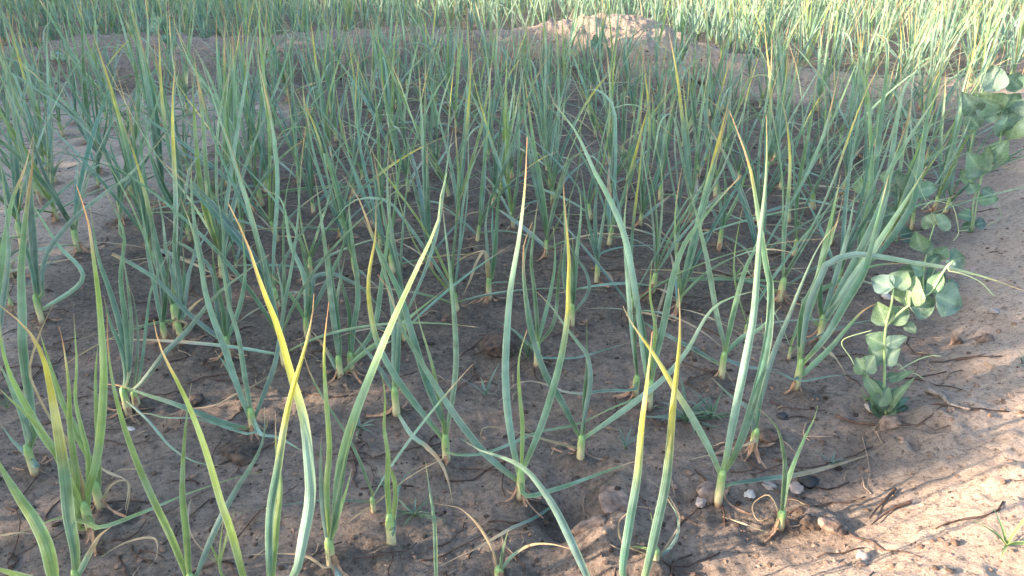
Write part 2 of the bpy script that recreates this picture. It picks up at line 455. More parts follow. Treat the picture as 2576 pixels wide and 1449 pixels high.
def gp(wx, wy):
    z = 0.0
    for _ in range(6):
        p = hit_z(wx, wy, z); z = .5 * z + .5 * gz(p.x, p.y)
    return p.x, p.y
me = bpy.data.meshes.new('ground'); me.vertices.add(nx * ny); me.vertices.foreach_set('co', co.ravel())
ii = (np.arange(ny - 1)[:, None] * nx + np.arange(nx - 1)[None, :]).ravel()
q = np.stack([ii, ii + 1, ii + nx + 1, ii + nx], 1).astype(np.int32)
me.loops.add(q.size); me.loops.foreach_set('vertex_index', q.ravel())
me.polygons.add(len(q)); me.polygons.foreach_set('loop_start', np.arange(0, q.size, 4, dtype=np.int32))
me.polygons.foreach_set('use_smooth', np.ones(len(q), bool)); me.update()
xf, yf = X.ravel(), Y.ravel()
o_ = outside_right(xf, yf) + .06 * fbm(xf, yf, .2, 3, 6); bd_, _ = seg_dist(xf, yf, BUND)
zone = np.ones((nx * ny, 4), np.float32)
zone[:, 0] = np.clip(np.maximum(sstep(-.03, .12, o_), (.30 + .45 * sstep(-.3, .6, xf)) * sstep(.50, .30, bd_ + .1 * fbm(xf, yf, .3, 2, 8))) , 0, 1)
zone[:, 1] = sstep(-.65, -1.05, xf + .3 * fbm(xf, yf, .6, 3, 3)) * sstep(.9, 1.2, yf) * sstep(3.35, 3.0, yf)
zone[:, 2] = np.clip(sstep(1.45, .85, yf + .25 * fbm(xf, yf, .4, 3, 13)) + sstep(-.35, -.02, o_) * .7, 0, 1)
ca = me.color_attributes.new('zone', 'FLOAT_COLOR', 'POINT'); ca.data.foreach_set('color', zone.ravel())
me.materials.append(M_SOIL)
tag(link('ground', me), 'moist brown garden soil of the bed rising to a pale bank', kind='structure')

# ------------------------------------------------------------ garlic plants
def stem_mesh(h, r, rnd, lean=(0, 0)):
    mb = MB(); t0 = .015 / (h + .015) + .03
    def cf(t):
        c = lerp3((.16, .085, .06), (.44, .40, .24), ss(t0 - .02, t0 + .16, t)); return lerp3(c, (.17, .28, .10), ss(t0 + .15, .97, t))
    ph = rnd.uniform(0, 6)
    tube(mb, [(0, 0, -.015), (lean[0] * .3, lean[1] * .3, h * .35), (lean[0] * .7, lean[1] * .7, h * .7), (lean[0], lean[1], h)],
         lambda t: r * (1.12 - .20 * t + .05 * math.sin(14 * t + ph)) * (1 - .35 * ss(.85, 1, t)), cf, 10, 9)
    return mb.mesh('stem', M_STEM)
def sheath_mesh(r, rnd, h=.03):
    """ragged dry skin and a few limp dead strips hanging at the neck of the bulb"""
    mb = MB()
    for k in range(rnd.randint(4, 7)):
        a = rnd.uniform(0, 6.28); d = Vector((math.cos(a), math.sin(a), 0)); hh = h * rnd.uniform(.5, 1.1); l = rnd.uniform(.008, .04)
        pts = [d * (r * .95) + Vector((0, 0, hh)), d * (r * 1.35) + Vector((0, 0, hh * .7)), d * (r * 1.5 + l * .4) + Vector((0, 0, hh * .25)), d * (r * 1.6 + l) + Vector((0, 0, .003))]
        blade(mb, pts, rnd.uniform(.003, .008), 'dx', rnd, n=6, wdir=lambda p, T, d=d: Vector((-d.y, d.x, 0)), fold=.2)
    return mb.mesh('dry_sheath', M_DRY)
def auto_leaf(mb, rnd, az, root_h, length, kind, W, style):
    """one blade of a free-standing plant: kinds up, arch, hook, low, lie"""
    d = Vector((math.cos(az), math.sin(az), 0)); side = Vector((-d.y, d.x, 0))
    ang0, ang1 = {'up': (rnd.uniform(.06, .42), rnd.uniform(-.12, .55)), 'arch': (rnd.uniform(.35, .6), rnd.uniform(.6, 1.3)),
                  'hook': (rnd.uniform(.15, .4), rnd.uniform(1.9, 2.6)), 'low': (rnd.uniform(.8, 1.1), rnd.uniform(1.35, 1.65)),
                  'lie': (rnd.uniform(1.1, 1.35), 1.62)}[kind]
    n = 7; p = Vector((0, 0, root_h)); pts = [p.copy()]; sw = rnd.uniform(-.38, .38)
    for i in range(n):
        t = (i + .5) / n
        if kind == 'hook': a = ang0 + (ang1 - ang0) * ss(.45, .8, t)
        elif kind == 'up': a = ang0 + (ang1 - ang0) * t + .13 * math.sin(5.5 * t + sw * 20)
        else: a = ang0 + (ang1 - ang0) * t
        dd = d * math.sin(a) + Vector((0, 0, math.cos(a))) + side * (sw * (t - .3) * .6)
        p = p + dd.normalized() * (length / n); p.z = max(p.z, .006 + .003 * rnd.random()); pts.append(p.copy())
    wd = side
    blade(mb, pts, W, style, rnd, n=14 if kind != 'hook' else 18, wdir=lambda q, T: wd, fold=rnd.uniform(.35, .65),
          twist=(rnd.uniform(-.15, .15), rnd.uniform(-1.1, 1.1)))
def proto_leaves(rnd, small=False):
    """list of (az, root_h, len, kind, W, style)"""
    L = []; az0 = rnd.uniform(0, 6.28); k = rnd.randint(6, 8) if not small else rnd.randint(3, 4); sc = .62 if small else 1
    for i in range(k):
        az = az0 + (math.pi if i % 2 else 0) + rnd.uniform(-.55, .55)
        f = i / max(1, k - 1)
        if i == 0: kind, ln, st = rnd.choice(['lie', 'low']), rnd.uniform(.16, .28), rnd.choice(['h', 'd', 't', 'h'])
        elif i == 1: kind, ln, st = rnd.choice(['arch', 'up', 'low', 'lie']), rnd.uniform(.24, .36), rnd.choice(['g', 't', 'b'])
        else:
            kind = rnd.choices(['up', 'arch', 'hook'], [.70, .22, .08])[0]; ln = rnd.uniform(.30, .44)
            st = rnd.choices(['g', 'b', 't', 'o', 'l', 'w', 'y'], [.30, .2, .2, .07, .14, .06, .06])[0]
        L.append((az, (.015 + .03 * f) * sc, ln * sc, kind, rnd.uniform(.0056, .0102) * (1 if not small else .6), st))
    for _ in range(rnd.choice([0, 1, 1, 2])): L.append((rnd.uniform(0, 6.28), .012 * sc, rnd.uniform(.08, .2) * sc, 'lie', rnd.uniform(.003, .006), 'd'))
    return L
PROTOS = []
def build_proto(seed, small=False):
    rnd = random.Random(seed); parts = []
    r = rnd.uniform(.0042, .0062) * (.6 if small else 1)
    parts.append(('stem', stem_mesh(.045 if not small else .025, r, rnd)))
    for q in proto_leaves(rnd, small):
        mb = MB(); auto_leaf(mb, rnd, *q); parts.append(('leaf', mb.mesh('leaf', M_LEAF)))
    if rnd.random() < .6: parts.append(('dry_sheath', sheath_mesh(r, rnd, .022)))
    return parts
for s in range(18): PROTOS.append(build_proto(100 + s))
SMALL = [build_proto(300 + s, True) for s in range(4)]
proto_root = {}
def place_proto(idx, x, y, rz, sc, parts, name='garlic_plant', tilt=(0, 0)):
    key = id(parts)
    e = bpy.data.objects.new(name, None); e.empty_display_size = .05; COL.objects.link(e)
    if key not in proto_root:
        kids = [link(n, m, e) for n, m in parts]; proto_root[key] = kids
    else:
        for k in proto_root[key]:
            c = k.copy(); COL.objects.link(c); c.parent = e
    e.location = (x, y, gz(x, y)); e.rotation_euler = (tilt[0], tilt[1], rz); e.scale = (sc, sc, sc)
    return e

def traced_plant(label, base, stem_h, leaves, seed, r=.0055, sheath=True, group='garlic plants growing in the near bed'):
    rnd = random.Random(seed)
    bx, by = gp(*parse(base)[0]); bz = gz(bx, by)
    e = bpy.data.objects.new('garlic_plant', None); e.empty_display_size = .05; COL.objects.link(e); e.location = (bx, by, bz)
    B = Vector((bx, by, bz))
    link('stem', stem_mesh(stem_h, r, rnd), e)
    for i, spec in enumerate(leaves):
        st, w, dy, path = spec.split('|'); w = float(w) / 100; dy = float(dy) if dy else rnd.uniform(-.05, .09)
        px = parse(path); cum = [0]
        for a, b in zip(px[:-1], px[1:]): cum.append(cum[-1] + math.hypot(b[0] - a[0], b[1] - a[1]))
        pts = []
        for (u, v), c in zip(px, cum):
            t = c / cum[-1]
            if 'L' in st:
                z = bz + max(.008, .035 * (1 - t) ** 2 + .012 * math.sin(3.14 * t)); p = hit_z(u, v, z)
            else:
                p = hit_y(u, v, by + dy * t ** 1.2); g = gz(p.x, p.y) + .006
                if p.z < g: p = hit_z(u, v, g)
            pts.append(p - B)
        h0 = min(max(pts[0].z, .2 * stem_h), stem_h) if pts[0].z < .9 else stem_h
        root = Vector((0, 0, h0 * .85))
        if (pts[0] - root).length > .012: pts = [root] + pts
        else: pts[0] = root
        tocam = Vector((0, 0, CAM_H)) - B
        def wdir(q, T, tc=tocam):
            v = (tc - q).normalized(); return T.cross(v)
        tw = (rnd.uniform(-.7, .7), rnd.uniform(-.8, .8))
        mb = MB(); blade(mb, pts, w * .74, st, rnd, n=22, wdir=wdir if 'L' not in st else (lambda q, T: T.cross(Vector((0, 0, 1)))), fold=rnd.uniform(.3, .55), twist=tw if 'L' not in st else (rnd.uniform(-.3, .3), rnd.uniform(-.5, .5)))
        link('leaf', mb.mesh('leaf', M_LEAF), e)
    if sheath: link('dry_sheath', sheath_mesh(r, rnd, .02), e)
    return tag(e, label, 'garlic plant', group)

TR = []   # (label, base, stem height m, leaves "style|width cm|depth lean|path")
TR.append(('garlic plant front centre with a lone pale stem and widely forking long leaves', 'W 1310,1255', .050, [
 'o|1.25||W 1311,1199 1294,1140 1279,1050 1271,950 1274,850 1284,725 1305,600 1320,470 1326,345',
 'l|.75||W 1311,1175 1314,1075 1306,975 1306,900 1326,830',
 'y|1.15||W 1316,1175 1359,1075 1389,985 1414,890 1429,790 1430,725 1432,650 1425,560 1418,470',
 'o|1.15|-.04|W 1304,1209 1229,1149 1159,1064 1099,974 1044,884 1009,820 979,734 950,690',
 'tL|1.0||W 1324,1244 1409,1224 1484,1199 1584,1164 1640,1150']))
TR.append(('garlic plant left of the front centre plant, one bud leaf yellow tipped and bent', 'W 1123,1165', .050, [
 'y|1.15|-.03|W 1114,1099 1059,1034 999,954 954,874 934,799 926,725 932,660 944,600 946,500',
 't|1.3||W 1119,1069 1079,974 1049,884 1024,800 1004,735 945,614 904,505 861,440',
 'g|1.05||W 1124,1074 1136,1004 1146,924 1146,850 1139,750 1130,660 1118,560 1112,500',
 'l|.7||W 1115,1060 1091,934 1074,874 1056,814 1041,745',
 'tL|1.0||W 1134,1139 1209,1139 1284,1114 1359,1084 1459,1064 1570,1010']))
TR.append(('garlic plant with an arching bluish leaf and a snapped dry leaf, right of centre front', 'W 1460,1160', .045, [
 't|1.15||W 1459,1099 1409,1004 1369,934 1334,824 1321,725 1318,620 1340,560',
 'b|.9||W 1464,1094 1476,1024 1486,959 1479,899 1459,869 1424,824 1389,774 1351,735',
 'k|.75||W 1467,1085 1469,1004 1476,924 1476,805',
 'g|1.1||W 1474,1099 1534,1059 1609,1004 1679,944 1730,880 1800,770 1920,725',
 'd|.55||W 1454,1124 1384,1109 1309,1089 1219,1074 1209,1119']))
TR.append(('tall garlic plant beside white stones whose stem leans in the right foreground', 'W 1805,1272', .058, [
 'y|1.15|-.05|W 1823,1189 1788,1139 1748,1064 1700,985 1650,900 1590,815 1567,770',
 'g|1.3||W 1825,1164 1843,1074 1863,974 1883,874 1898,784 1912,600 1925,480 1930,380 1928,290',
 'o|1.35||W 1835,1170 1868,1100 1903,984 1923,900 1935,824 1938,725 1928,675 1908,550 1890,440 1873,380 1835,280',
 'hL|1.3||W 1833,1215 1918,1200 2018,1189 2118,1164 2218,1134']))
TR.append(('garlic plant with pale blue side leaf just behind the tall stone side plant', 'W 1893,1135', .04, [
 'b|.8|-.03|W 1898,1100 1888,1035 1838,995 1790,950',
 'b|1.0||W 1897,1080 1905,1044 1933,934 1953,874 1988,790 2013,725 2060,620 2108,560',
 'g|.8||W 1895,1090 1912,1000 1925,900 1915,800',
 'dL|.8||W 1893,1109 1818,1134 1718,1160']))
TR.append(('young two leaved garlic plant alone at the right with a curl of dry leaf', 'W 1960,1332', .03, [
 'tw|.75||W 1963,1300 1978,1224 1998,1164 2028,1094 2048,1054 2058,1020',
 'k|.75||W 1968,1274 1975,1199 1973,1149 1958,1084 1933,1049 1908,1029',
 'd|.3||C 475,1170 470,1090 430,1040 370,1070 350,1110 380,1170 440,1150 450,1120']))
TR.append(('short yellow green garlic shoot with blunt split leaves in the front centre left', 'W 986,1374', .05, [
 'lw|.85||W 984,1349 974,1224 976,1149 966,1074 969,1004 959,934',
 'oL|.6||W 989,1344 996,1264 1009,1214 1034,1184 1084,1164',
 'lx|.95||W 991,1330 994,1260 993,1214 981,1174',
 'k|.5||W 983,1330 972,1240 963,1214 950,1170']))
TR.append(('garlic plant cut by the lower frame edge with one slim upright leaf, centre left', 'W 1103,1540', .045, [
 'tw|.65||W 1100,1460 1094,1324 1081,1234 1071,1164', 'g|.6|-.05|W 1103,1500 1150,1470 1220,1490']))
TR.append(('small garlic plant at bottom edge, thin leaf hooking left and dry leaf right', 'W 1255,1458', .02, [
 'kd|.5||W 1254,1444 1239,1384 1204,1324 1164,1284 1139,1274 1094,1267',
 'k|.5||B 800,1430 810,1320 840,1215',
 'h|.5||B 810,1430 860,1350 950,1295 1060,1290 1170,1320']))
TR.append(('garlic plant below the frame edge sending one long pale arching leaf to the left', 'W 1500,1560', .05, [
 'bw|1.15|.05|W 1492,1500 1479,1449 1439,1364 1399,1284 1359,1224 1319,1179 1259,1149 1209,1134 1159,1104',
 'g|.9|-.08|W 1510,1520 1560,1470']))
TR.append(('garlic plant cut by lower edge with two tall yellow topped leaves, right of centre', 'W 1595,1560', .05, [
 'y|1.2||W 1569,1449 1584,1324 1604,1199 1614,1074 1629,949 1641,834',
 'y|1.35||W 1624,1449 1654,1324 1679,1199 1694,1024 1709,874 1711,790 1707,725']))
TR.append(('small yellow green garlic seedling behind the tall twin sunlit leaves near the cracked clods', 'W 1646,1412', .02, [
 'lw|.45||B 1590,1340 1580,1250 1555,1130', 'lw|.4||B 1560,1320 1510,1305 1450,1300',
 'bd|.35||B 1570,1350 1440,1300 1400,1250 1395,1180 1430,1140 1480,1100 1570,1110', 'b|.5|.05|B 1580,1370 1640,1320 1690,1240 1690,1150 1640,1060']))
TR.append(('large sunlit garlic plant at left foreground with orange tipped yellow leaves and forked stem', 'W 232,1340', .05, [
 'lo|1.3||W 220,1300 218,1249 240,1164 255,1049 260,924 252,800 245,725 235,650 222,560 192,465',
 'lo|1.1||W 200,1324 190,1199 175,1074 172,974 160,874 147,819',
 'l|.9||W 235,1290 220,1154 205,1084 188,1004 192,914 185,789',
 'l|1.35||W 225,1280 200,1199 125,1114 75,1034 30,949 5,870 0,790',
 'd|.8||W 215,1300 180,1130 125,1050 85,970 75,924 100,839 135,764',
 'lL|1.1||W 245,1324 350,1289 475,1239 600,1199 700,1177',
 'lL|1.1||W 225,1310 155,1299 75,1329 0,1364', 'l|1.0|-.05|W 225,1300 160,1180 100,1080 20,1000 -20,960']))
TR.append(('garlic plant with wide yellow leaf rising from the bottom left edge', 'W 208,1500', .04, [
 'y|1.6||W 205,1449 190,1380 175,1299 165,1199 145,1074 125,964 105,889 65,824 0,769',
 'hw|.9|-.03|W 215,1449 222,1400 250,1350 280,1325']))
TR.append(('second leaner stem just behind the large sunlit left foreground plant', 'W 256,1282', .045, [
 'l|1.0||W 250,1240 230,1170 175,1060 120,900 95,820', 'lo|1.1||W 255,1240 215,1120 150,1000 110,900 75,850',
 'l|.9||W 252,1250 245,1100 240,960 248,850', 'd|.6||W 258,1270 280,1220 320,1210 325,1250 315,1300']))
TR.append(('garlic plant outside the bottom left corner with one broad sunlit leaf in frame', 'W 175,1580', .05, [
 'lw|1.8||W 165,1500 125,1389 90,1314 45,1249 0,1174 -30,1110', 'l|1.3|.02|W 180,1540 120,1480 20,1440 -60,1420']))
TR.append(('garlic plant at bottom left centre with long slanting red tipped leaf and three others', 'W 497,1530', .05, [
 'lo|1.0||W 480,1490 435,1359 390,1264 350,1174 310,1064 285,964 272,874 270,787',
 'l|.95||W 485,1470 475,1434 470,1349 460,1249 462,1149 470,1049 482,964',
 'b|.95||W 495,1470 540,1339 590,1239 645,1149 665,1090 665,1024']))
TR.append(('garlic plant at bottom edge with thick leaf slanting up left to curled red tip', 'W 640,1560', .05, [
 'lo|1.35|-.02|W 635,1470 590,1349 560,1264 530,1164 495,1064 455,974 415,899 395,844 387,804',
 'l|.4||W 560,1449 553,1400 556,1350 562,1310']))
TR.append(('garlic plant with very long yellow leaf crossing another and ending in a red tip', 'W 705,1560', .05, [
 'lo|.9||W 685,1460 695,1324 705,1224 695,1134 692,1034',
 'y|1.15||W 680,1449 680,1299 700,1174 715,1074 735,984 765,884 785,799 790,739',
 'y|1.45||W 740,1449 765,1349 782,1249 777,1149 765,1049 735,949 700,824 660,724 625,620 590,540 575,512']))
TR.append(('garlic plant with a grey green leaf slanting right across the centre left foreground', 'W 835,1425', .045, [
 'lo|.95||W 825,1349 820,1224 827,1124 817,974 815,874 827,759',
 'w|1.4|-.04|W 840,1330 855,1175 889,1050 934,934 979,824 1024,725 1060,650 1100,560 1109,480 1124,435',
 'k|.8||W 838,1370 846,1290 870,1150 890,1060', 'b|.9||W 830,1380 812,1280 806,1180 808,1090',
 'bx|1.2||W 838,1400 850,1440 865,1480', 'dL|.5||W 825,1430 760,1395 640,1395 560,1405', 'l|.7||W 842,1350 865,1250 885,1180']))
TR.append(('garlic plant with a long fallen yellow tipped leaf stretching left across dark soil', 'W 640,1090', .045, [
 'g|1.2||W 645,1064 600,974 565,874 530,784 515,724 490,600 455,500',
 'g|1.0||W 630,1050 615,950 600,850 575,765 560,680 545,600', 'b|1.0||W 650,1064 685,940 700,874 712,760 690,640',
 'o|1.1||W 638,1085 565,1064 450,1020 370,994 300,970 255,967',
 'gL|.9||W 655,1090 700,1100 770,1140', 'tL|.7||W 635,1090 500,1052 420,1050 350,1040 250,1085',
 'g|1.0||W 640,1060 610,1000 575,930 540,880','d|.4||W 640,1050 668,1080 672,1030']))
TR.append(('upright garlic plant on pale wet soil left of centre with long leaf slanting right', 'W 325,1045', .05, [
 'g|1.2||G 735,1200 720,1000 690,850 630,650 570,480 540,300 520,180', 'g|1.1||G 745,1180 735,900 700,600 720,350 640,150 600,60',
 'b|1.05||G 790,1240 870,1150 960,1030 1080,910 1250,700 1400,580 1560,460', 'g|1.1||G 730,1150 700,1000 640,860 600,700',
 'gL|.6||A 690,610 760,680 850,790 950,860 1050,890 1170,895', 'g|1.0||G 740,1150 760,900 740,650 700,400']))
TR.append(('slender garlic plant with two upright leaves close right of the pale soil plant', 'W 345,1022', .03, [
 'b|.6||G 785,1230 800,1000 795,850 770,700 740,640', 'g|.65||G 800,1220 830,1050 850,850 880,650 960,480 990,400']))
TR.append(('stout bluish garlic plant at far left with broad leaf folded over to the right', 'W 108,815', .06, [
 'b|1.9||G 230,780 200,600 190,400 180,250 170,100 D 150,900 110,760 60,560 20,450',
 'b|1.2||G 245,700 240,580 270,450 340,350 440,240 600,110 D 640,890 760,760 860,640',
 'g|1.2||G 210,700 180,560 140,400 100,230 60,60', 'g|1.1||G 240,780 480,600 330,400 200,190 100,50']))
TR.append(('garlic plant left with two pale leaves meeting in yellow tip over the wet soil', 'W 90,1195', .05, [
 't|1.5||G 190,1500 130,1050 125,800 120,550 140,300 165,100 D 160,850 168,670', 'g|1.1||W 85,1150 60,1060 20,960 -10,900',
 'g|1.1||G 180,1500 110,1300 40,1100 10,900', 'gL|1.0||A 190,900 130,830 60,760 0,680']))
TR.append(('garlic plant partly outside the left edge with long leaf arching in from the left', 'W -30,1000', .05, [
 't|1.4||G -40,1000 0,600 20,450 50,250 80,120 D 125,850 165,690', 'b|1.2||W -20,960 0,800 20,650 10,480 -5,380']))
TR.append(('large garlic plant at left, very broad dark central leaf standing highest', 'W 309,557', .06, [
 'k|2.0||D 610,950 640,800 680,650 695,480 680,330 650,200 630,60', 'g|1.2||D 600,950 590,850 560,750 545,680',
 'b|1.1||D 620,960 700,860 850,640 1000,560 1150,530', 'g|1.1||D 640,900 720,700 790,520 830,350',
 'g|1.2||D 590,920 500,700 380,480 300,330 220,150','w|1.0||D 615,940 600,1150 640,1230']))
TR.append(('large garlic plant behind left with one tall broad upright leaf leaving the top edge', 'W 252,435', .05, [
 'k|1.9||D 500,760 450,600 425,400 415,200 405,-20', 'g|1.3||D 510,780 560,600 530,400 480,200', 'g|1.2||D 495,780 400,620 250,480 130,300 60,150',
 'b|1.1||D 505,790 420,680 350,560 200,440 120,330', 'k|1.2||D 505,780 490,600 470,420 430,300']))
TR.append(('garlic plant at left with leaf bent into a hook above dark soil', 'W 577,902', .045, [
 'b|.9||G 1310,950 1260,800 1240,600 1190,500 1150,470 1080,415 1000,388 950,405 950,440 1000,490 1075,580',
 'g|1.2||G 1310,950 1200,700 1170,500 1130,300 1110,100 1110,-100', 'bx|1.1||G 1300,970 1110,820 920,620 790,530 650,455',
 'k|1.1||G 1330,960 1300,800 1250,600 1230,420', 'g|1.0||G 1335,960 1390,760 1420,560 1400,300','g|1.0||G 1325,950 1330,700 1300,500 1290,300 1250,80']))
TR.append(('garlic plant with brown withered collar in the left middle, upright leaf cluster', 'W 458,865', .045, [
 'g|1.1||G 1055,780 1040,600 1010,420 1020,250 1060,80', 'g|1.0||G 1050,800 1000,600 960,430 940,250 900,50', 'b|.9||G 1060,800 1090,600 1130,420 1150,250',
 'd|.6||G 1040,900 1080,860 1000,850 950,890', 'h|.8||G 1060,820 1140,740 1200,700', 'k|1.0||G 1050,780 1070,600 1060,400']))
TR.append(('garlic plant immediately left of the brown collared one in the left middle', 'W 418,861', .04, [
 'g|1.1||G 960,880 900,640 860,450 830,250 800,100', 'b|1.0||G 965,860 930,640 880,350 850,200', 'g|.9||G 955,860 950,700 900,500 880,300 900,100',
 'k|1.0||G 962,850 965,650 980,450']))
TR.append(('garlic plant with a pale ribbon leaf folding over to the right, centre left', 'W 776,860', .05, [
 'b|1.1||H 320,760 330,640 340,590 400,575 450,575 530,610 620,660 700,750 760,830', 'g|1.1||H 290,830 280,600 200,400 150,150 20,75',
 'g|1.0||H 300,830 420,600 500,430 520,290 540,180', 'k|1.0||H 295,840 310,650 270,450 240,250','t|.9||H 290,840 230,740 150,640 60,560']))
TR.append(('double stemmed garlic clump centre left, leaves fanning to both sides', 'W 857,954', .045, [
 'g|1.3||H 480,1120 440,800 410,500 370,200 340,0', 'k|1.2||H 490,1100 470,850 440,600 420,400', 'h|.9||H 480,1150 430,1050 370,960 310,890',
 'g|1.0||H 500,1150 600,1050 760,930 960,770 1110,650', 'g|1.1||H 485,1100 460,900 470,700 520,450']))
TR.append(('garlic plant sharing a foot with the double clump, on its right', 'W 885,938', .04, [
 'g|1.2||H 550,1080 560,900 590,700 560,400 540,200 560,60', 'g|1.1||H 560,1060 680,900 730,600 770,300 780,0', 'k|1.0||H 545,1060 540,800 490,600 470,420',
 'g|1.0||H 555,1090 700,1000 850,940']))
TR.append(('garlic plant with long withered leaf hanging down right, centre', 'W 998,1050', .055, [
 'g|1.2||H 800,1200 800,900 780,700 700,430 620,250', 'b|.9||H 790,1250 700,1100 600,970 540,900', 'h|.9||H 820,1385 B 350,740 430,800 500,880 540,980 560,1090',
 'g|1.0||H 815,1200 830,900 860,700 960,450']))
TR.append(('garlic plant with a large tan withered leaf doubled beside its slim blue leaves, centre', 'W 1230,757', .05, [
 'k|1.1||H 1370,590 1390,400 1400,200 1420,0', 'b|.9||H 1365,590 1340,450 1330,300 1340,220 1360,100', 'd|1.5||H 1350,600 1345,520 1325,440 1280,500 1240,610 1200,700',
 'd|.6||H 1355,620 1340,500 1330,440 1200,480 1100,580', 'gL|.8||H 1370,620 1484,620 1560,640','g|.8||H 1368,590 1378,450 1370,300 1375,100']))
TR.append(('garlic plant beside a dark dug clod at the centre', 'W 1351,922', .05, [
 'g|1.1||I 130,950 80,700 70,500 120,300', 'k|1.1||I 140,950 130,700 110,500 130,300 150,150', 'g|.9||I 145,950 220,700 250,500 240,300', 'k|.9||I 150,960 240,850 270,600 290,400',
 'gL|.8||I 150,1050 260,1055 400,1050 680,970', 'gL|1.0||I 140,1000 80,960 0,890 -100,840']))
TR.append(('garlic plant on dry brown foot, centre right, a side leaf trailing far right', 'W 1501,716', .05, [
 'g|1.1||I 490,440 480,250 490,100 500,-50', 'g|1.0||I 500,440 530,250 550,100', 'g|.9||I 485,440 440,250 420,100 400,-40', 'gL|1.0||I 500,460 600,420 760,405 900,420 1100,480 1380,550',
 'd|.5||I 495,540 560,570 600,650', 'b|.7||I 480,450 440,350 420,310']))
TR.append(('garlic plant right of centre with one leaf looping out low to the right', 'W 1438,824', .05, [
 'g|1.1||I 350,780 370,500 400,200 380,50', 'b|.8||I 360,790 440,680 430,570 350,440 300,330', 'k|1.0||I 345,780 360,550 350,350', 'g|1.0||I 340,780 300,600 310,400 340,100',
 'o|1.0||I 345,770 330,500 310,350 300,150 300,0']))
TR.append(('tall garlic plant right middle, broad leaves crossing above a low sprawling one', 'W 1631,1032', .055, [
 'g|1.5||I 780,1120 750,850 700,550 650,330 560,120 490,0 E 1180,660 1070,520 1040,430', 'g|1.4||I 810,1150 840,1010 880,850 930,600 1000,400 1130,220 1330,0',
 'k|1.0||I 790,1120 760,900 720,700 700,500', 'l|.8||I 800,1120 830,900 800,700 810,500','gL|.8||I 770,1270 600,1340 470,1400']))
TR.append(('slim garlic plant left beside the tall broad crossing one, with dry tan lying leaf', 'W 1598,998', .04, [
 'g|1.1||I 715,1160 690,900 660,500 650,300 670,50', 'k|.8||I 720,1160 710,950 720,700', 'hL|1.2||I 705,1240 600,1240 470,1250 420,1262 300,1250 210,1215 100,1190 0,1225 -80,1320 -110,1290']))
TR.append(('garlic plant right middle with a leaf pair forming a tall V and sprawling low leaf', 'W 1813,958', .055, [
 'g|1.3||I 1225,980 1180,800 1130,500 1060,200 1000,0', 'g|1.2||I 1240,980 1280,800 1350,550 1420,400 1470,200', 'gL|1.2||I 1200,1080 1050,1000 850,900 650,790',
 'g|1.1||I 1245,1020 1340,940 1440,890 1560,760', 'bL|1.2||I 1230,1060 1380,1110 1560,1130','d|.5||I 1220,1100 1250,1150 1290,1220']))
TR.append(('garlic plant on reddish brown foot in the right middle', 'W 1809,628', .05, [
 'g|1.0||I 1215,270 1200,100 1180,-60', 'k|1.0||I 1225,270 1240,100 1220,-80', 'g|1.0||I 1235,270 1320,100 1380,-100', 'b|.8||I 1205,280 1130,150 1060,20',
 'd|.6||I 1200,330 1130,320 1050,330', 'h|.6||I 1220,330 1300,390 1370,450 1390,540']))
TR.append(('stout garlic plant beside the pea at right with a yellow edged leaf arching right', 'W 2001,985', .06, [
 'g|1.5||J 190,1050 220,850 280,650 330,400 400,100 420,0', 'g|1.5||J 200,1060 330,930 440,750 560,550 640,250 700,0', 'k|1.2||J 185,1060 200,800 300,560 380,300',
 't|1.2||J 205,1180 350,1020 450,900 550,790 650,735', 'gL|.8||J 190,1190 350,1165 520,1150', 'b|1.3|-.05|J 195,1050 240,760 310,590 340,520 420,480 520,460 650,475 850,510 1050,540 1250,590 1480,670',
 'gL|.8||J 150,1180 60,1140 0,1130']))
TR.append(('garlic plant behind the stout pea side one, leaf mass leaning strongly right', 'W 2060,855', .05, [
 'g|1.7||J 310,850 450,650 600,450 700,300 830,100 920,-50', 'g|1.7||J 300,850 470,560 600,300 680,100 720,-60 F 1330,400', 'k|1.3||J 305,850 300,600 340,400 410,120',
 'g|1.2||J 310,850 400,560 470,300 510,60', 'o|1.0||J 300,880 200,740 400,620 560,540 700,515 820,515','b|1.0||J 320,840 380,760 430,710']))
TR.append(('garlic plant at right whose very tall leaves lean over the pea plants', 'W 2160,700', .05, [
 'g|1.8||J 530,560 540,400 580,200 620,0 F 1010,500 1030,300 1000,100', 'g|1.8||J 560,560 680,420 780,280 860,120 F 1250,500 1330,330 1380,180', 'g|1.7||J 550,560 600,380 680,150 F 1100,500 1190,350 1300,260',
 'g|1.3||J 540,560 560,300 600,50 F 930,450 860,300 800,200', 'o|1.2||J 550,560 640,300 F 1050,850 1100,700 1115,620']))
for i, t in enumerate(TR): traced_plant(*t, seed=500 + i, sheath=(i not in (6, 11, 13, 15)))

# free-standing plants at bases read off the picture
taken = [gp(*parse(t[1])[0]) for t in TR]
BASES = [(104, 505), (145, 555), (328, 497), (447, 831), (781, 696), (1082, 676), (1028, 486), (1152, 787), (1017, 860),
         (956, 631), (990, 690), (1200, 612), (1375, 650), (1531, 620), (1485, 555), (1292, 577), (1700, 640), (1800, 498),
         (1661, 507), (1997, 646), (2045, 529), (2118, 488), (2292, 583), (2349, 533), (2377, 537), (2227, 622),
         (2152, 397), (2212, 302), (2437, 432), (420, 520), (560, 700), (610, 600), (700, 780), (380, 640), (480, 610), (540, 540),
         (860, 600), (900, 700), (700, 610), (660, 520), (790, 540), (890, 500), (1150, 560), (1390, 520), (1580, 800), (1640, 740),
         (1700, 790), (1740, 560), (1900, 560), (1900, 700), (1960, 760), (2090, 620), (2180, 560), (2100, 730), (1610, 570),
         (1130, 500), (1240, 520), (200, 640), (60, 620), (30, 700), (720, 920), (1985, 560)]
rnd = random.Random(7)
auto = []       # (x, y, scale)
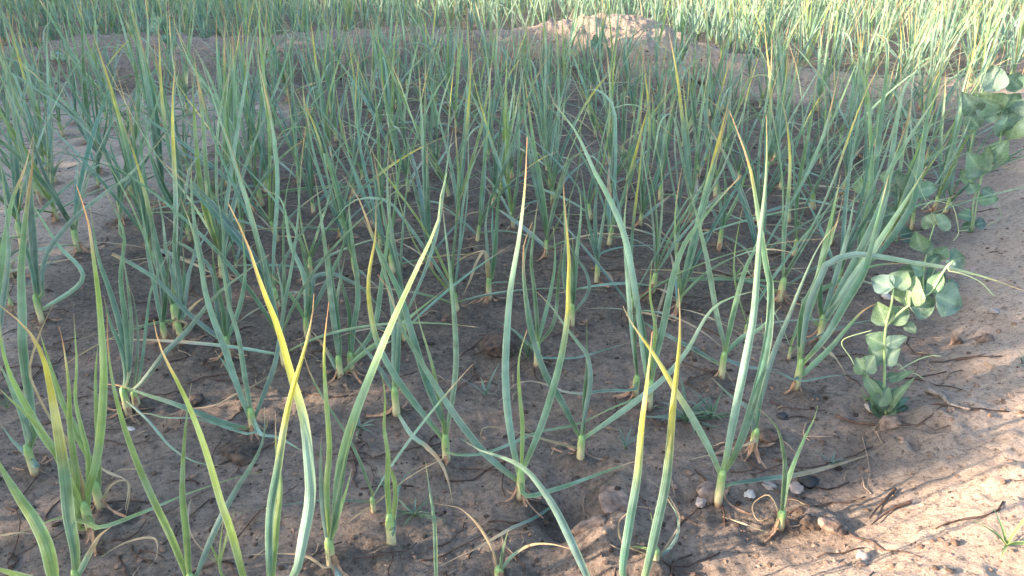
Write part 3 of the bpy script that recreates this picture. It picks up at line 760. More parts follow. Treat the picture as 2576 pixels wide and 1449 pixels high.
for b in BASES:
    x, y = gp(*b); auto.append((x, y, rnd.uniform(.95, 1.15))); taken.append((x, y))
SMALLB = [(1984, 904, 'tiny garlic shoot beside the stout plant near the pea'), (1874, 846, 'short garlic shoot with tan foot between larger plants at right middle'),
          (33, 783, 'thin garlic seedling at the far left on pale wet soil'), (595, 676, 'little garlic stump with a bulging pale neck, left of centre'),
          (940, 1290, 'very small garlic seedling left of the short yellow green shoot')]
STEP = .139
ang = math.radians(28); ca_, sa_ = math.cos(ang), math.sin(ang)
def inview(x, y, m=90, zt=.4):
    if y < .3: return False
    u, v = to_px((x, y, 0)); u2, v2 = to_px((x, y, zt))
    return -m * 2 < u < 2576 + m * 2 and v2 < 1500 and v > -30
far_cells = []; next_bed = []
for i in range(-60, 90):
    for j in range(-60, 90):
        u, v = i * STEP, j * STEP * 1.02
        x = u * ca_ + v * sa_ + rnd.uniform(-.042, .042); y = -u * sa_ + v * ca_ + rnd.uniform(-.042, .042)
        if not (0.2 < y < 9 and inview(x, y)): continue
        dead = rnd.random(); k = rnd.uniform(.70, 1.02)
        o = lookup(OG, x, y); bdist = float(seg_dist(np.array([x]), np.array([y]), BUND)[0][0])
        if o > -.10 or bdist < (.38 if x < .2 else (.30 if x < .8 else .03)): continue
        yb = np.interp(x, [p[0] for p in BUND], [p[1] for p in BUND])
        if y > yb:
            if dead > .06: next_bed.append((x, y, k * 1.15))
            continue
        px, py = to_px((x, y, 0))
        if py > 500 and px > -40: continue
        if x < -.6 and dead < .30: continue
        if dead < .07: continue
        if min((x - a) ** 2 + (y - b) ** 2 for a, b in taken) < .0085: continue
        far_cells.append((x, y, k)); taken.append((x, y))
far_cells.sort(key=lambda c: c[1])
n_ind = 292 - len(TR) - len(auto) - len(SMALLB)
auto += far_cells[:n_ind]; rest = far_cells[n_ind:]
print('grid', nx, ny, 'individual', len(auto), 'rest', len(rest), 'next bed', len(next_bed))

made = []
for i, (x, y, k) in enumerate(auto):
    if x < -.5 and y < 3.2: k *= 1.2
    e = place_proto(i, x, y, rnd.uniform(0, 6.28), k, PROTOS[rnd.randrange(len(PROTOS))], tilt=(rnd.uniform(-.14, .14), rnd.uniform(-.14, .14)))
    made.append((e, x, y))
for i, (wx, wy, lab) in enumerate(SMALLB):
    x, y = gp(wx, wy); e = place_proto(i, x, y, rnd.uniform(0, 6), 1.0, SMALL[i % 4]); tag(e, lab, 'garlic plant', 'garlic plants growing in the near bed')
# labels by the place where each one stands, counted within small patches
ROWS = [(640, 'nearer middle of bed'), (540, 'mid bed'), (470, 'just past mid bed'), (400, 'far half of bed'), (340, 'far part of bed'), (290, 'back of bed'), (245, 'near back bund'), (-1e9, 'along the back bund')]
COLS = ['left edge', 'far left', 'left', 'left of centre', 'centre left', 'centre', 'centre right', 'right of centre', 'right', 'far right', 'right edge']
cells = {}
for e, x, y in made:
    px, py = to_px((x, y, 0)); c = int(min(10, max(0, px / 2576 * 11)))
    r = next(k for k, (lim, _) in enumerate(ROWS) if py > lim); cells.setdefault((r, c), []).append((px, e))
ORD = ['leftmost', 'second from left', 'third from left', 'fourth from left', 'fifth from left', 'sixth from left', 'seventh from left', 'eighth from left', 'ninth from left', 'tenth from left', 'eleventh from left', 'twelfth from left']
for (r, c), lst in cells.items():
    lst.sort(key=lambda q: q[0])
    for k, (px, e) in enumerate(lst):
        if len(lst) == 1: lab = 'only upright garlic plant rooted in %s, %s' % (COLS[c], ROWS[r][1])
        else: lab = '%s of %d garlic plants %s, %s' % (ORD[min(k, 11)], len(lst), COLS[c], ROWS[r][1])
        if len(lab.split()) > 16: lab = lab.replace('garlic plants', 'plants').replace(' of bed', '')
        tag(e, lab, 'garlic plant', 'garlic plants growing in the near bed')

def stuff_plants(name, cells_, label, seed, cat='garlic plants', warm=0):
    rn = random.Random(seed); mb = MB()
    for x, y, k in cells_:
        o = Vector((x, y, gz(x, y))); q = MB()
        for _ in range(rn.randint(4, 6)):
            az = rn.uniform(0, 6.28); a = rn.uniform(.05, .45); L = rn.uniform(.24, .42) * k; d = Vector((math.cos(az), math.sin(az), 0))
            kind = rn.random()
            b1 = a + (rn.uniform(-.1, .4) if kind < .85 else rn.uniform(.8, 1.8))
            if kind > .96: a, b1 = 1.2, 1.6
            pts = [Vector((0, 0, .02))]; p = pts[0].copy()
            for i in range(5):
                t = (i + .5) / 5; aa = a + (b1 - a) * t
                p = p + (d * math.sin(aa) + Vector((0, 0, math.cos(aa)))) * (L / 5); p.z = max(.01, p.z); pts.append(p.copy())
            st = rn.choices(['g', 'b', 't', 'l', 'y', 'd', 'w'], [.35, .22, .2, .08, .03, .06, .12])[0]
            side = Vector((-d.y, d.x, 0))
            blade(q, pts, rn.uniform(.007, .0115), st, rn, n=8, wdir=lambda z, T: side, fold=.5, twist=(rn.uniform(-.8, .8), rn.uniform(-1.2, 1.2)))
        mb.add([v + o for v in q.v], q.f, q.uv, q.c)
    return tag(link(name, mb.mesh(name, M_LEAF)), label, cat, kind='stuff')
if rest: stuff_plants('garlic_crop', rest, 'farthest garlic plants crowding the back of the near bed by the bund', 5)
stuff_plants('garlic_crop', next_bed, 'sunlit garlic crop filling the next bed beyond the back bund', 6, warm=1)

# soil heaped and broken round the foot of every plant
rf = random.Random(77)
for (x, y) in taken:
    if not (.45 < y < 4.6): continue
    R = .05; i0, i1 = bisect.bisect(XL, x - R), bisect.bisect(XL, x + R); j0, j1 = bisect.bisect(YL, y - R), bisect.bisect(YL, y + R)
    if i1 <= i0 or j1 <= j0: continue
    gx, gy = np.meshgrid(xs[i0:i1], ys[j0:j1]); ox, oy = rf.uniform(-.01, .01), rf.uniform(-.01, .01); dd = np.hypot(gx - x - ox, gy - y - oy)
    bump = rf.uniform(.004, .009) * np.exp(-(dd / rf.uniform(.013, .022)) ** 2) * (1 + .9 * fbm(gx, gy, .012, 2, 91)) - .0035 * np.exp(-((dd - .032) / .010) ** 2)
    ZG[j0:j1, i0:i1] += bump; zz = zone.reshape(ny, nx, 4)[j0:j1, i0:i1]; zz[:, :, 2] *= 1 - .6 * np.exp(-(dd / .028) ** 2); zz[:, :, 1] *= 1 - .7 * np.exp(-(dd / .03) ** 2)
gm = bpy.data.meshes['ground']; co[:, 2] = ZG.ravel(); gm.vertices.foreach_set('co', co.ravel()); gm.color_attributes['zone'].data.foreach_set('color', zone.ravel()); gm.update()

# ------------------------------------------------------------ pea plants
PG = [(.085, .150, .105), (.070, .130, .098), (.105, .178, .110), (.095, .158, .135), (.14, .22, .12)]
def leaflet(mb, a, b, w, nrm, rnd, col, fold=.25):
    a = Vector(a); b = Vector(b); T = (b - a); L = T.length; T.normalize()
    s = T.cross(nrm).normalized(); n = s.cross(T).normalized(); ph = rnd.uniform(0, 6); m = 9; cup = rnd.uniform(-.12, .2)
    vs, uv, cs, fs = [], [], [], []
    for i in range(m):
        t = i / (m - 1); ww = w * (math.sin(math.pi * min(1, t ** .72)) ** .72 if 0 < t < 1 else .03)
        for k in range(7):
            q = (k - 3) / 3; edge = 1 + .05 * math.sin(11 * t + ph + q * 2) * abs(q)
            z = fold * w * .5 * abs(q) + .06 * w * math.sin(8 * t + 3 * q + ph) * abs(q) + cup * L * math.sin(math.pi * t) - .18 * L * t * t
            vs.append(a + T * (L * t) + s * (q * ww * .5 * edge) + n * z); uv.append((.5 + q * .35, t))
            c = lerp3(col, (.35, .45, .28), .30 if abs(q) < .1 else 0); cs.append(c)
    for i in range(m - 1):
        for k in range(6): j = i * 7 + k; fs.append((j, j + 1, j + 8, j + 7))
    mb.add(vs, fs, uv, cs)
def pea_plant(label, base, stems, leafs, tend, seed, frame_y=None, group='pea plants along the edge of the bed'):
    rnd = random.Random(seed); bx, by = gp(*parse(base)[0]); bz = gz(bx, by); B = Vector((bx, by, bz))
    e = bpy.data.objects.new('pea_plant', None); COL.objects.link(e); e.location = B
    def P(u, v, dy=0):
        p = hit_y(u, v, by + dy); g = gz(p.x, p.y) + .003
        if p.z < g: p = hit_z(u, v, g)
        return p - B
    for s in stems:
        r, path = s.split('|'); r = float(r) / 1000; pts = [P(u, v) for u, v in parse(path)]
        mb = MB(); tube(mb, pts, lambda t: r * (1 - .45 * t), lambda t: lerp3((.26, .34, .18), (.22, .33, .16), t), 7, 14); link('stem', mb.mesh('stem', M_STEM), e)
    for s in leafs:
        pa, wpx = s.split('|'); (a, b) = parse(pa); dy = rnd.uniform(-.02, .02)
        A = P(*a, dy * .3); Bq = P(*b, dy * .3 + rnd.uniform(-.018, .018)); fr = pa.split()[0]
        dist = (A + B - Vector((0, 0, CAM_H))).length; w = float(wpx) * FR[fr][2] / FPX * dist * (.9 if fr == 'F' else 1.15)
        mb = MB(); nrm = (Vector((0, 0, CAM_H)) - A - B).normalized() + Vector((rnd.uniform(-.45, .45), rnd.uniform(-.3, .3), rnd.uniform(-.1, .4)))
        leaflet(mb, A, Bq, w, nrm.normalized(), rnd, rnd.choice(PG)); link('leaf', mb.mesh('leaf', M_PEA), e)
    for s in tend:
        pts = [P(u, v, rnd.uniform(-.01, .01)) for u, v in parse(s)]
        mb = MB(); tube(mb, pts, .0007, lambda t: (.30, .38, .20), 5, 20); link('tendril', mb.mesh('tendril', M_STEM), e)
    return tag(e, label, 'pea plant', group)
pea_plant('upright pea plant with big pale leaves at the front right edge of the bed', 'J 690,1395',
 ['2.6|J 690,1395 672,1300 675,1180 675,1000 685,870 715,760 725,660', '2.0|J 700,860 760,800 810,762 880,715 945,680 1000,590 1040,525 1075,495', '1.6|J 680,1390 620,1250 570,1150', '1.5|J 690,1390 760,1290 840,1180'],
 ['J 955,690 1135,765|165', 'J 815,768 970,735|135', 'J 812,757 850,590|140', 'J 725,660 598,600|105', 'J 730,655 812,555|100', 'J 685,870 635,740|100', 'J 700,862 815,772|105',
  'J 675,985 568,930|95', 'J 682,985 802,938|62', 'J 670,1080 588,1000|95', 'J 678,1080 762,1005|100', 'J 560,1150 512,1060|75', 'J 568,1140 612,1045|95', 'J 660,1390 600,1200|75',
  'J 690,1380 832,1180|40', 'J 700,1360 825,1280|38', 'J 650,1290 556,1180|60', 'J 700,1390 815,1340|85', 'J 650,1370 590,1300|70', 'J 690,1330 750,1240|85', 'J 945,680 1005,560|70',
  'J 800,850 856,918|50', 'J 690,1180 760,1160|50', 'J 700,1200 840,1130|35', 'J 640,1330 700,1240|80', 'J 680,1390 720,1330|75', 'J 1040,530 1080,488|40', 'J 630,1230 690,1215|60',
  'J 655,1385 610,1350|60', 'J 690,1390 760,1385|60'],
 ['J 700,1090 760,1100 800,1140 850,1150 900,1180', 'J 760,1130 850,1080 930,1050 1000,1050', 'J 1075,495 1040,550 1120,570 1230,620 1310,700', 'J 600,900 430,960 480,1060 500,1100'], 1)
pea_plant('pea plant behind the front one, round grey green leaf pair held at stem top', 'J 905,700',
 ['2.0|J 905,700 900,580 930,400 965,290', '1.5|J 905,700 960,560 1000,500 1050,470'],
 ['J 965,292 903,235|85', 'J 970,292 1062,262|85', 'J 892,430 855,335|80', 'J 900,450 945,390|75', 'J 990,490 1035,415|75', 'J 1050,500 1142,478|105', 'J 900,560 830,520|80', 'J 910,600 1000,590|90',
  'J 1040,660 1105,622|60', 'J 930,520 1000,460|60', 'J 890,560 750,560|80', 'J 905,660 840,600|80', 'J 950,560 1030,640|70', 'J 900,640 980,650|80'],
 ['J 965,290 1060,170 1105,325 1075,380', 'J 1060,170 960,150 890,200', 'J 1105,325 1160,318'], 2)
pea_plant('pea plant at the right edge of the bed with leaf whorls climbing to the margin', 'J 1180,330',
 ['2.2|J 1180,330 1192,150 1225,70 1245,0 F 1560,820 1600,700 1600,560', '1.8|J 1185,330 F 1500,900 1520,780 1650,700 1720,650'],
 ['J 1200,95 1165,45|60', 'J 1200,155 1345,130|60', 'J 1180,245 1100,228|60', 'J 1190,295 1262,270|50', 'J 1190,300 1120,300|60', 'F 1570,460 1560,325|115', 'F 1600,545 1470,480|150', 'F 1600,560 1605,690|125',
  'F 1500,870 1440,770|95', 'F 1510,870 1540,740|70', 'F 1600,600 1700,470|150', 'F 1480,560 1410,470|95', 'F 1650,700 1718,560|120', 'F 1500,820 1430,900|70', 'F 1560,820 1630,700|110', 'F 1540,780 1660,800|60',
  'F 1500,950 1580,990|50', 'F 1700,600 1760,500|150', 'F 1460,920 1400,860|60', 'F 1490,640 1430,560|80', 'F 1700,440 1640,380|90', 'F 1620,560 1500,600|120'],
 ['F 1340,870 1380,820 1360,760', 'F 1560,1000 1600,1090 1500,1150'], 3)
pea_plant('pea plant tangled among tall garlic leaves right of the middle', 'J 745,395',
 ['2.0|J 745,395 750,250 740,120 760,0', '1.6|J 750,395 640,250 560,100 540,0'],
 ['F 1080,990 1080,860|120', 'F 1170,960 1080,930|100', 'F 1150,960 1290,940|80', 'F 1180,1000 1230,960|80', 'J 740,130 820,90|110', 'J 745,100 690,20|110', 'J 560,100 510,10|70', 'J 745,200 840,180|80', 'J 640,260 600,180|90',
  'J 740,240 660,200|90', 'F 950,1010 900,900|90', 'F 1070,900 990,880|80', 'J 700,350 640,300|90', 'J 760,350 850,330|80', 'F 1140,900 1160,800|60'],
 ['F 1250,1010 1350,1020 1390,1160 1370,1200', 'F 1350,1020 1450,1060'], 4)
pea_plant('bright leaved young pea growing on the back bund at upper left', 'D 870,300',
 ['2.6|D 870,300 850,220 830,150 800,90'], ['D 820,150 770,80|60', 'D 830,160 880,90|60', 'D 800,140 745,130|45', 'D 850,210 820,170|40', 'D 860,240 880,180|50', 'D 865,270 840,240|50'], [], 5)
pea_plant('low pea seedling at the foot of the bund, far upper left', 'D 290,300',
 ['2.0|D 290,300 290,265'], ['D 290,290 250,265|30', 'D 290,285 320,260|30', 'D 290,275 285,250|26', 'D 295,290 330,290|26'], [], 6)
pea_plant('small pea plant with round leaves below the pinkish mound', 'F 420,330',
 ['2.4|E 1290,260 1285,220 1280,190'], ['E 1285,225 1250,205|40', 'E 1285,220 1310,190|36', 'E 1288,240 1320,230|36', 'E 1285,210 1275,175|30'], [], 7)
pea_plant('pea plant on the back bund right of the pinkish mound', 'F 130,190',
 ['2.4|F 130,190 125,140 135,90'], ['F 125,150 85,120|45', 'F 128,140 165,110|45', 'F 132,110 120,70|36', 'F 128,170 170,160|40'], [], 8)
pea_plant('pea sprig poking from sunlit soil at the left of the mound', 'E 460,250',
 ['2.0|E 460,250 455,215 450,190'], ['E 455,225 435,190|24', 'E 456,220 470,185|24', 'E 458,235 485,215|24', 'E 455,215 450,170|20'], [], 9)

# ------------------------------------------------------------ weeds
def weed(label, base, n, length, width, spread, seed, col=None, name='weed'):
    rn = random.Random(seed); x, y = gp(*base); e = bpy.data.objects.new(name, None); COL.objects.link(e); e.location = (x, y, gz(x, y))
    for k in range(n):
        az = 6.283 * k / n + rn.uniform(-.4, .4); a = rn.uniform(.3, 1.0) * spread; L = length * rn.uniform(.6, 1.15); d = Vector((math.cos(az), math.sin(az), 0)); side = Vector((-d.y, d.x, 0))
        p = Vector((0, 0, .001)); pts = [p.copy()]
        for i in range(5): aa = a + .7 * spread * i / 5; p = p + (d * math.sin(aa) + Vector((0, 0, math.cos(aa)))) * (L / 5); p.z = max(.004, p.z); pts.append(p.copy())
        mb = MB(); blade(mb, pts, width * rn.uniform(.7, 1.2), col or rn.choice(['bw', 'kw', 'kw']), rn, n=8, wdir=lambda q, T: side, fold=.4); link('leaf', mb.mesh('leaf', M_LEAF), e)
    return tag(e, label, 'weed', 'small weeds on the soil')
weed('grassy weed tuft right of the short yellow green garlic shoot', (1042, 1300), 12, .045, .0035, 1.3, 1)
weed('spreading leafy weed patch behind the sunlit twin garlic leaves', (1725, 1062), 16, .075, .006, 1.5, 2)
weed('broad bladed weed at the right half of the leafy patch', (1790, 1055), 10, .060, .006, 1.4, 3)
weed('curled pale weed with a drooping leaf near the centre', (1222, 998), 7, .055, .004, .9, 4, 'bw')
weed('thin grey green weed seedling below the leafy patch', (1572, 1130), 6, .050, .003, .7, 5, 'bw')
weed('pale seedling near the long tan lying leaf at right', (2090, 1170), 5, .030, .003, 1.2, 6, 'bw')
weed('feathery weed at the right edge of the picture on the bank', (2585, 935), 9, .045, .004, .9, 7, 'bw')
weed('low weed on the sunlit bank near the lower right corner', (2530, 1380), 8, .05, .004, 1.1, 8, 'lw')
weed('flat weed rosette in the shade left of the small front garlic', (905, 1080), 9, .035, .003, 1.5, 9)
weed('tiny weed among garlic leaves in the middle right', (1850, 700), 9, .045, .005, 1.2, 10, 'lw')
weed('seedling weed at the bottom edge, left of centre', (555, 1430), 5, .06, .003, .4, 11, 'lw')
weed('wisp of weed at the left edge by the long grey leaves', (20, 1030), 6, .045, .003, .8, 12, 'kw')
weed('yellowish weed under the front pea plant', (2180, 1010), 7, .025, .003, 1.3, 13, 'yl')
weed('small dark clump of grass beside the dug clod at the centre', (1328, 905), 9, .07, .003, .4, 14, 'kw')

# ------------------------------------------------------------ clods, stones, sticks
def rock(label, name, cat, base, r, mat, seed, squash=.6, rough=.3, sink=.35, sub=3):
    x, y = gp(*base); me = stone_mesh(name, mat, r, seed, squash, rough, sub)
    o = link(name, me, None, (x, y, gz(x, y) + r * squash * (1 - sink * 1.6))); o.rotation_euler = (0, 0, seed * 1.3)
    return tag(o, label, cat)
rock('dark porous clod beside the clump of grass at the centre', 'soil_clod', 'clod', (1262, 868), .030, M_DARK, 1, .7, .5, .6, 4)
rock('dark mossy clod left in the shade under the slanting leaves', 'soil_clod', 'clod', (612, 1150), .024, M_DARK, 2, .6, .5, .6, 4)
rock('small black clod near the left brown collared plant', 'soil_clod', 'clod', (500, 1008), .013, M_DARK, 3, .6, .5)
rock('black round clod above the dry leaf left of centre', 'soil_clod', 'clod', (388, 805), .015, M_DARK, 4, .6, .5)
rock('big rounded brown clod at the bottom, right of the arching leaf', 'soil_clod', 'clod', (1490, 1335), .021, M_CLOD, 5, .5, .8, .7, 4)
rock('cracked brown clod just behind the big rounded one', 'soil_clod', 'clod', (1545, 1258), .024, M_CLOD, 6, .45, .8, .7, 4)
rock('brown clod leaning on the foot of the leaning stem', 'soil_clod', 'clod', (1775, 1240), .015, M_CLOD, 7, .7, .7)
rock('white pebble left of the leaning pale stem', 'pebble', 'pebble', (1765, 1265), .0085, M_PINK, 8)
rock('bright white pebble right of the leaning pale stem', 'pebble', 'pebble', (1884, 1246), .007, M_WHITE, 9)
rock('grey flat pebble between the white pebble and the stem', 'pebble', 'pebble', (1936, 1225), .008, M_GREY, 10, .4)
rock('pale pink stone beside the black lump', 'pebble', 'pebble', (2003, 1232), .010, M_PINK, 11)
rock('elongated black lump of charcoal lying by the pink stone', 'charcoal', 'charcoal', (2030, 1215), .013, M_CHAR, 12, .5)
rock('dark crumbly clod behind the young two leaved plant', 'soil_clod', 'clod', (1932, 1105), .017, M_DARK, 13, .6, .5)
rock('small round black clod in open soil left of the pea', 'soil_clod', 'clod', (1969, 1050), .0075, M_CHAR, 14, .8)
rock('dark broken clod at the edge of the sunlit soil', 'soil_clod', 'clod', (2035, 1320), .012, M_DARK, 15, .6, .5)
rock('reddish brown clod right of the dark broken clod', 'soil_clod', 'clod', (2085, 1325), .015, M_CLOD, 16, .6, .7)
rock('angular tan stone under the front pea plant', 'pebble', 'pebble', (2238, 1075), .014, M_CLOD, 17, .6, .7)
rock('small buff stone left of the front pea plant foot', 'pebble', 'pebble', (2190, 1030), .008, M_PINK, 18)
rock('round stone in the hollow on the right bank', 'pebble', 'pebble', (2478, 860), .013, M_CLOD, 19, .65, .5, .2)
rock('black clod in the hollow on the right bank', 'soil_clod', 'clod', (2402, 866), .013, M_CLOD, 20, .7, .5, .2)
rock('pale pebble on soil near the garlic by the pea', 'pebble', 'pebble', (2228, 748), .009, M_WHITE, 21)
rock('little grey pebble in the right bank hollow', 'pebble', 'pebble', (2500, 788), .009, M_GREY, 22)
rock('small white chip on sunlit soil at the bottom right', 'pebble', 'pebble', (2170, 1408), .008, M_PINK, 23)
rock('tiny white chip on shaded soil at the left', 'pebble', 'pebble', (328, 1080), .006, M_WHITE, 24, .4)
rock('pinkish boulder like lump on the far mound', 'soil_clod', 'clod', (1760, 200), .07, M_CLOD, 25, .55, .5)
def on_ground(path, lift=.002):
    pts = []
    for u, v in parse(path):
        p = hit_z(u, v, 0)
        for _ in range(3): p = hit_z(u, v, gz(p.x, p.y) + lift)
        pts.append(p)
    return pts
def strand(label, name, cat, path, r, mat, lift=.002, group=None):
    pts = on_ground(path, lift + r); B = pts[0].copy(); rn = random.Random(len(path))
    mb = MB(); tube(mb, [p - B for p in pts], lambda t: r * (1 - .6 * t) * (1 + .15 * math.sin(40 * t)), lambda t: (1, 1, 1), 7, 26)
    return tag(link(name, mb.mesh(name, mat), None, B), label, cat, group)
strand('gnarled grey brown root lying on the bank right of the pea', 'root', 'root', 'J 915,1245 960,1260 1010,1280 1050,1325 1110,1345 1170,1358', .0042, M_BANKROOT)
strand('straight grey twig at the edge of the sunlit soil', 'twig', 'twig', 'C 1070,1010 1030,1055 985,1100 940,1160', .0022, M_ROOT)
strand('brown twig crossing beside the grey one', 'twig', 'twig', 'C 1150,1075 1060,1110 1000,1150 950,1190', .0020, M_ROOT)
strand('long dark stick lying before the front pea plant', 'twig', 'twig', 'C 770,640 850,672 950,685 1050,690 1150,690', .0022, M_ROOT)
strand('thin dry stalk standing out on the right soil', 'twig', 'twig', 'C 905,750 930,850 940,940 925,1040', .0008, M_STRAW)
strand('short brown twig on the right bank above the root', 'twig', 'twig', 'C 1370,360 1430,355 1525,330', .0016, M_ROOT)
strand('pale dry stalk on the right bank', 'twig', 'twig', 'C 1520,375 1560,395 1600,412', .0014, M_STRAW)
for lab, pa in [('black root strand running under the front centre plant', 'B 900,1075 970,1075 1030,1095 1080,1130'), ('dark root strand at the bottom left of centre', 'B 60,1360 160,1350 240,1330 330,1320 380,1280'),
                ('long thin dark root crossing the bottom centre', 'B 400,1370 480,1360 560,1320 640,1280 720,1240'), ('dark root strand behind the short yellow shoot', 'B 0,880 70,860 150,855 210,860'),
                ('dark root leaving the second front plant', 'B 590,910 680,912 780,915 870,915'), ('curved dark root left of the hook leafed plant', 'A 430,750 560,770 640,790 740,770'),
                ('dark root strand in the left foreground', 'A 560,1270 640,1260 700,1220 740,1160'), ('dark root near the right seedling', 'C 240,925 300,925 350,915'),
                ('dark root under the red tipped leaf', 'A 1190,1260 1300,1130 1400,1060 1500,990'), ('dark root line at the middle right', 'C 440,570 520,600 620,610 720,615')]:
    strand(lab, 'root', 'root', pa, .0013, M_ROOT, group='dark roots lying on the soil')
def fallen(label, path, w, style, seed):
    pts = on_ground(path, .006); B = pts[0].copy(); mb = MB(); rn = random.Random(seed)
    P = [p - B for p in pts]
    for i, p in enumerate(P): p.z += .008 * math.sin(3.14 * i / (len(P) - 1))
    blade(mb, P, w, style, rn, n=20, wdir=lambda q, T: T.cross(Vector((0, 0, 1))), fold=.3)
    return tag(link('fallen_leaf', mb.mesh('fallen_leaf', M_LEAF), None, B), label, 'fallen leaf', 'fallen garlic leaves')
fallen('long tan and green leaf lying across the bottom centre', 'B 1050,1100 960,1170 850,1230 700,1320 560,1380 400,1449', .0075, 'hw', 1)
fallen('brown twisted dry leaf bent on the left soil', 'A 500,900 560,945 640,990 650,1030 630,1120', .005, 'd', 2)
fallen('whitish ribbon leaf curving under the slanting leaves at left', 'A 1400,410 1300,490 1180,560 1090,610 940,625 850,640', .0055, 'dw', 3)
fallen('thin whitish dry leaf near the left bottom', 'A 960,1060 950,1140 960,1240 1000,1310 1080,1365', .003, 'd', 4)
fallen('curled beige dry leaf loop at the lower left', 'A 510,1350 620,1300 720,1280 790,1290 790,1370 740,1420', .004, 'd', 5)
fallen('orange brown dry strip on soil at the left', 'A 560,960 600,930 700,930 790,890 850,850', .004, 'd', 6)
fallen('brownish dry strip at the left edge', 'A 0,1240 100,1250 220,1262 340,1245', .006, 'd', 7)
fallen('thin dead leaf at the bottom right of the sunlit twin leaves', 'B 1600,1350 1660,1270 1700,1190 1650,1080 1600,1020 1540,960', .003, 'd', 8)
fallen('dry stalk like leaf beside the tan seedling at right', 'C 430,1230 330,1220 200,1150', .003, 'd', 9)
fallen('whitish snapped leaf stub standing in the right middle', 'I 900,605 880,700 850,800 830,880', .007, 'dx', 10)
fallen('tan strip near the foot of the stout right plant', 'J 310,990 370,1060 420,1130 450,1160', .005, 'd', 11)
fallen('ochre dead leaf at the lower right of the second row', 'C 740,330 770,380 820,430', .005, 'd', 12)

def scatter_stuff():
    rn = random.Random(11); mb = MB()
    # soil crumbs
    ico = [(0, 0, 1), (.894, 0, .447), (.276, .851, .447), (-.724, .526, .447), (-.724, -.526, .447), (.276, -.851, .447), (.724, .526, -.447), (-.276, .851, -.447), (-.894, 0, -.447), (-.276, -.851, -.447), (.724, -.526, -.447), (0, 0, -1)]
    fc = [(0, 1, 2), (0, 2, 3), (0, 3, 4), (0, 4, 5), (0, 5, 1), (1, 6, 2), (2, 7, 3), (3, 8, 4), (4, 9, 5), (5, 10, 1), (2, 6, 7), (3, 7, 8), (4, 8, 9), (5, 9, 10), (1, 10, 6), (6, 11, 7), (7, 11, 8), (8, 11, 9), (9, 11, 10), (10, 11, 6)]
    XY = []; n = 9500
    for _ in range(n):
        y = .5 + 4.6 * rn.random() ** 1.9; x = rn.uniform(-1, 1) * (.35 + .72 * y); XY.append((x, y))
    XY = np.array(XY); Zs = ground(XY[:, 0], XY[:, 1]); O = outside_right(XY[:, 0], XY[:, 1])
    for (x, y), z, o in zip(XY, Zs, O):
        if x < -.8 and rn.random() < .75: continue
        r = .0010 + .0042 * rn.random() ** 5 + .0006 * y
        a = rn.uniform(0, 6); q = (rn.uniform(.7, 1.4), rn.uniform(.7, 1.3), rn.uniform(.45, .8))
        br = rn.choice([.2, .3, .5, .8, 1.0]) if o < 0 else rn.choice([.5, 1.0, 1.5])
        vs = [Vector((x + r * (vx * q[0] * math.cos(a) - vy * q[1] * math.sin(a)) * rn.uniform(.55, 1.3), y + r * (vx * q[0] * math.sin(a) + vy * q[1] * math.cos(a)), z + r * vz * q[2] * rn.uniform(.7, 1.2) + r * .05)) for vx, vy, vz in ico]
        mb.add(vs, fc, [(0, 0)] * 12, [(br, br, br)] * 12)
    tag(link('soil_crumbs', mb.mesh('soil_crumbs', M_CRUMB, False)), 'crumbs and small lumps of soil strewn over the bed', 'soil crumbs', kind='stuff')
    for nm, mat, cnt, rr, lab, lmin, lmax in (('root_litter', M_ROOT, 700, .0009, 'dark root fibres lying over the moist soil', .03, .14), ('straw_litter', M_STRAW, 520, .0008, 'tan chaff and dry leaf shreds on the soil', .01, .06)):
        mb = MB()
        for _ in range(cnt):
            y = .5 + 3.6 * rn.random() ** 1.6; x = rn.uniform(-1, 1) * (.35 + .7 * y); a = rn.uniform(0, 6.28); L = rn.uniform(lmin, lmax); pts = []
            for i in range(6): pts.append((x, y)); a += rn.uniform(-.55, .55); x += math.cos(a) * L / 6; y += math.sin(a) * L / 6
            pa = np.array(pts); zz = ground(pa[:, 0], pa[:, 1]); lift = rn.uniform(0, .003)
            if float(outside_right(pa[:1, 0], pa[:1, 1])[0]) > .05 and rn.random() < .8: continue
            tube(mb, [Vector((p[0], p[1], z + .0008 + lift * math.sin(i * .6))) for i, (p, z) in enumerate(zip(pts, zz))], rr * rn.uniform(.6, 1.5), lambda t: (1, 1, 1), 4)
        tag(link(nm, mb.mesh(nm, mat)), lab, 'litter', kind='stuff')
scatter_stuff()

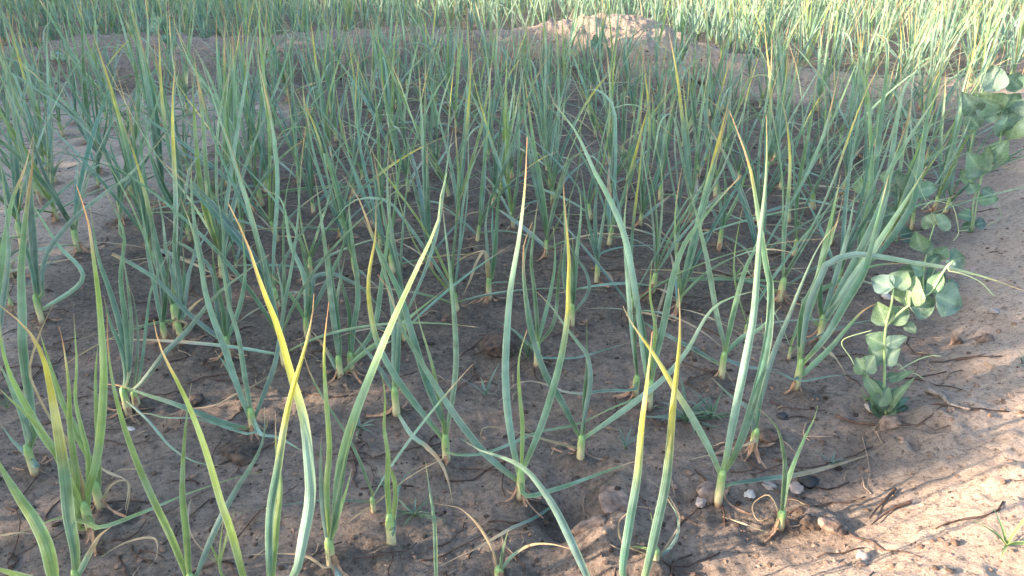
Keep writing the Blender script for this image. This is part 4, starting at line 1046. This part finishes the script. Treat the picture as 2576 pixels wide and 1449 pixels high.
# ------------------------------------------------------------ hedge beyond the left of the field: it shades the bed
def tpos(s, t): return (SUN_DIR.x * s - SUN_DIR.y * t, SUN_DIR.y * s + SUN_DIR.x * t)
def shrub(label, s, t, w, h, dens, seed, leaf=.068):
    rn = random.Random(seed); x, y = tpos(s, t); e = bpy.data.objects.new('hedge_shrub', None); COL.objects.link(e); e.location = (x, y, 0)
    tr = MB()
    for k in range(6):
        a = rn.uniform(0, 6.28); rr = w * rn.uniform(.2, .5)
        tube(tr, [(0, 0, -.05), (math.cos(a) * rr * .3, math.sin(a) * rr * .3, h * .35), (math.cos(a) * rr, math.sin(a) * rr, h * .85)], lambda q: .03 * (1 - .8 * q), lambda q: (1, 1, 1), 6, 8)
    link('trunk', tr.mesh('trunk', M_BARK), e)
    mb = MB(); n = int(dens * w * w * h * 1.0)
    for _ in range(n):
        a = rn.uniform(0, 6.28); q = math.sqrt(rn.random()) * w * .5; z = h * rn.random() ** .8; top = h * (1 - .14 * (q / (w * .5)) ** 4)
        z = min(z, top * rn.uniform(.9, 1.0)) if z > top else z
        p = Vector((math.cos(a) * q, math.sin(a) * q, z)); u = Vector((rn.uniform(-1, 1), rn.uniform(-1, 1), rn.uniform(-1, 1))).normalized(); v = u.orthogonal().normalized(); l = leaf * rn.uniform(.6, 1.3)
        c = rn.choice([(.05, .10, .03), (.07, .12, .035), (.04, .085, .03)])
        mb.add([p - u * l, p + v * l * .5, p + u * l, p - v * l * .5], [(0, 1, 2, 3)], [(.5, 0), (.8, .5), (.5, 1), (.2, .5)], [c] * 4)
    link('crown', mb.mesh('crown', M_HEDGE, False), e)
    return tag(e, label, 'shrub', 'hedge shrubs off to the left')
HS = -5.0
k = 0
for t, h, dn in [(-2.3, 1.45, 600), (-1.1, 1.35, 600), (.08, 1.28, 450), (.80, 1.74, 1100), (1.32, 1.98, 900), (2.15, 2.08, 700), (3.0, 2.0, 650), (3.8, 1.75, 650), (4.6, 1.6, 600), (5.6, 1.5, 500), (6.8, 1.5, 400), (8.0, 1.5, 350)]:
    k += 1
    shrub(['shrub', 'bushy shrub', 'dense shrub', 'leafy shrub'][k % 4] + ' number %s in the hedge left of the field'.replace('number %s', ['first', 'second', 'third', 'fourth', 'fifth', 'sixth', 'seventh', 'eighth', 'ninth', 'tenth', 'eleventh', 'twelfth'][k - 1]), HS + (.15 if k % 2 else -.15), t, ({.80: .30, 1.32: .92}.get(t, 1.15)), h, dn * 1.4, 900 + k)
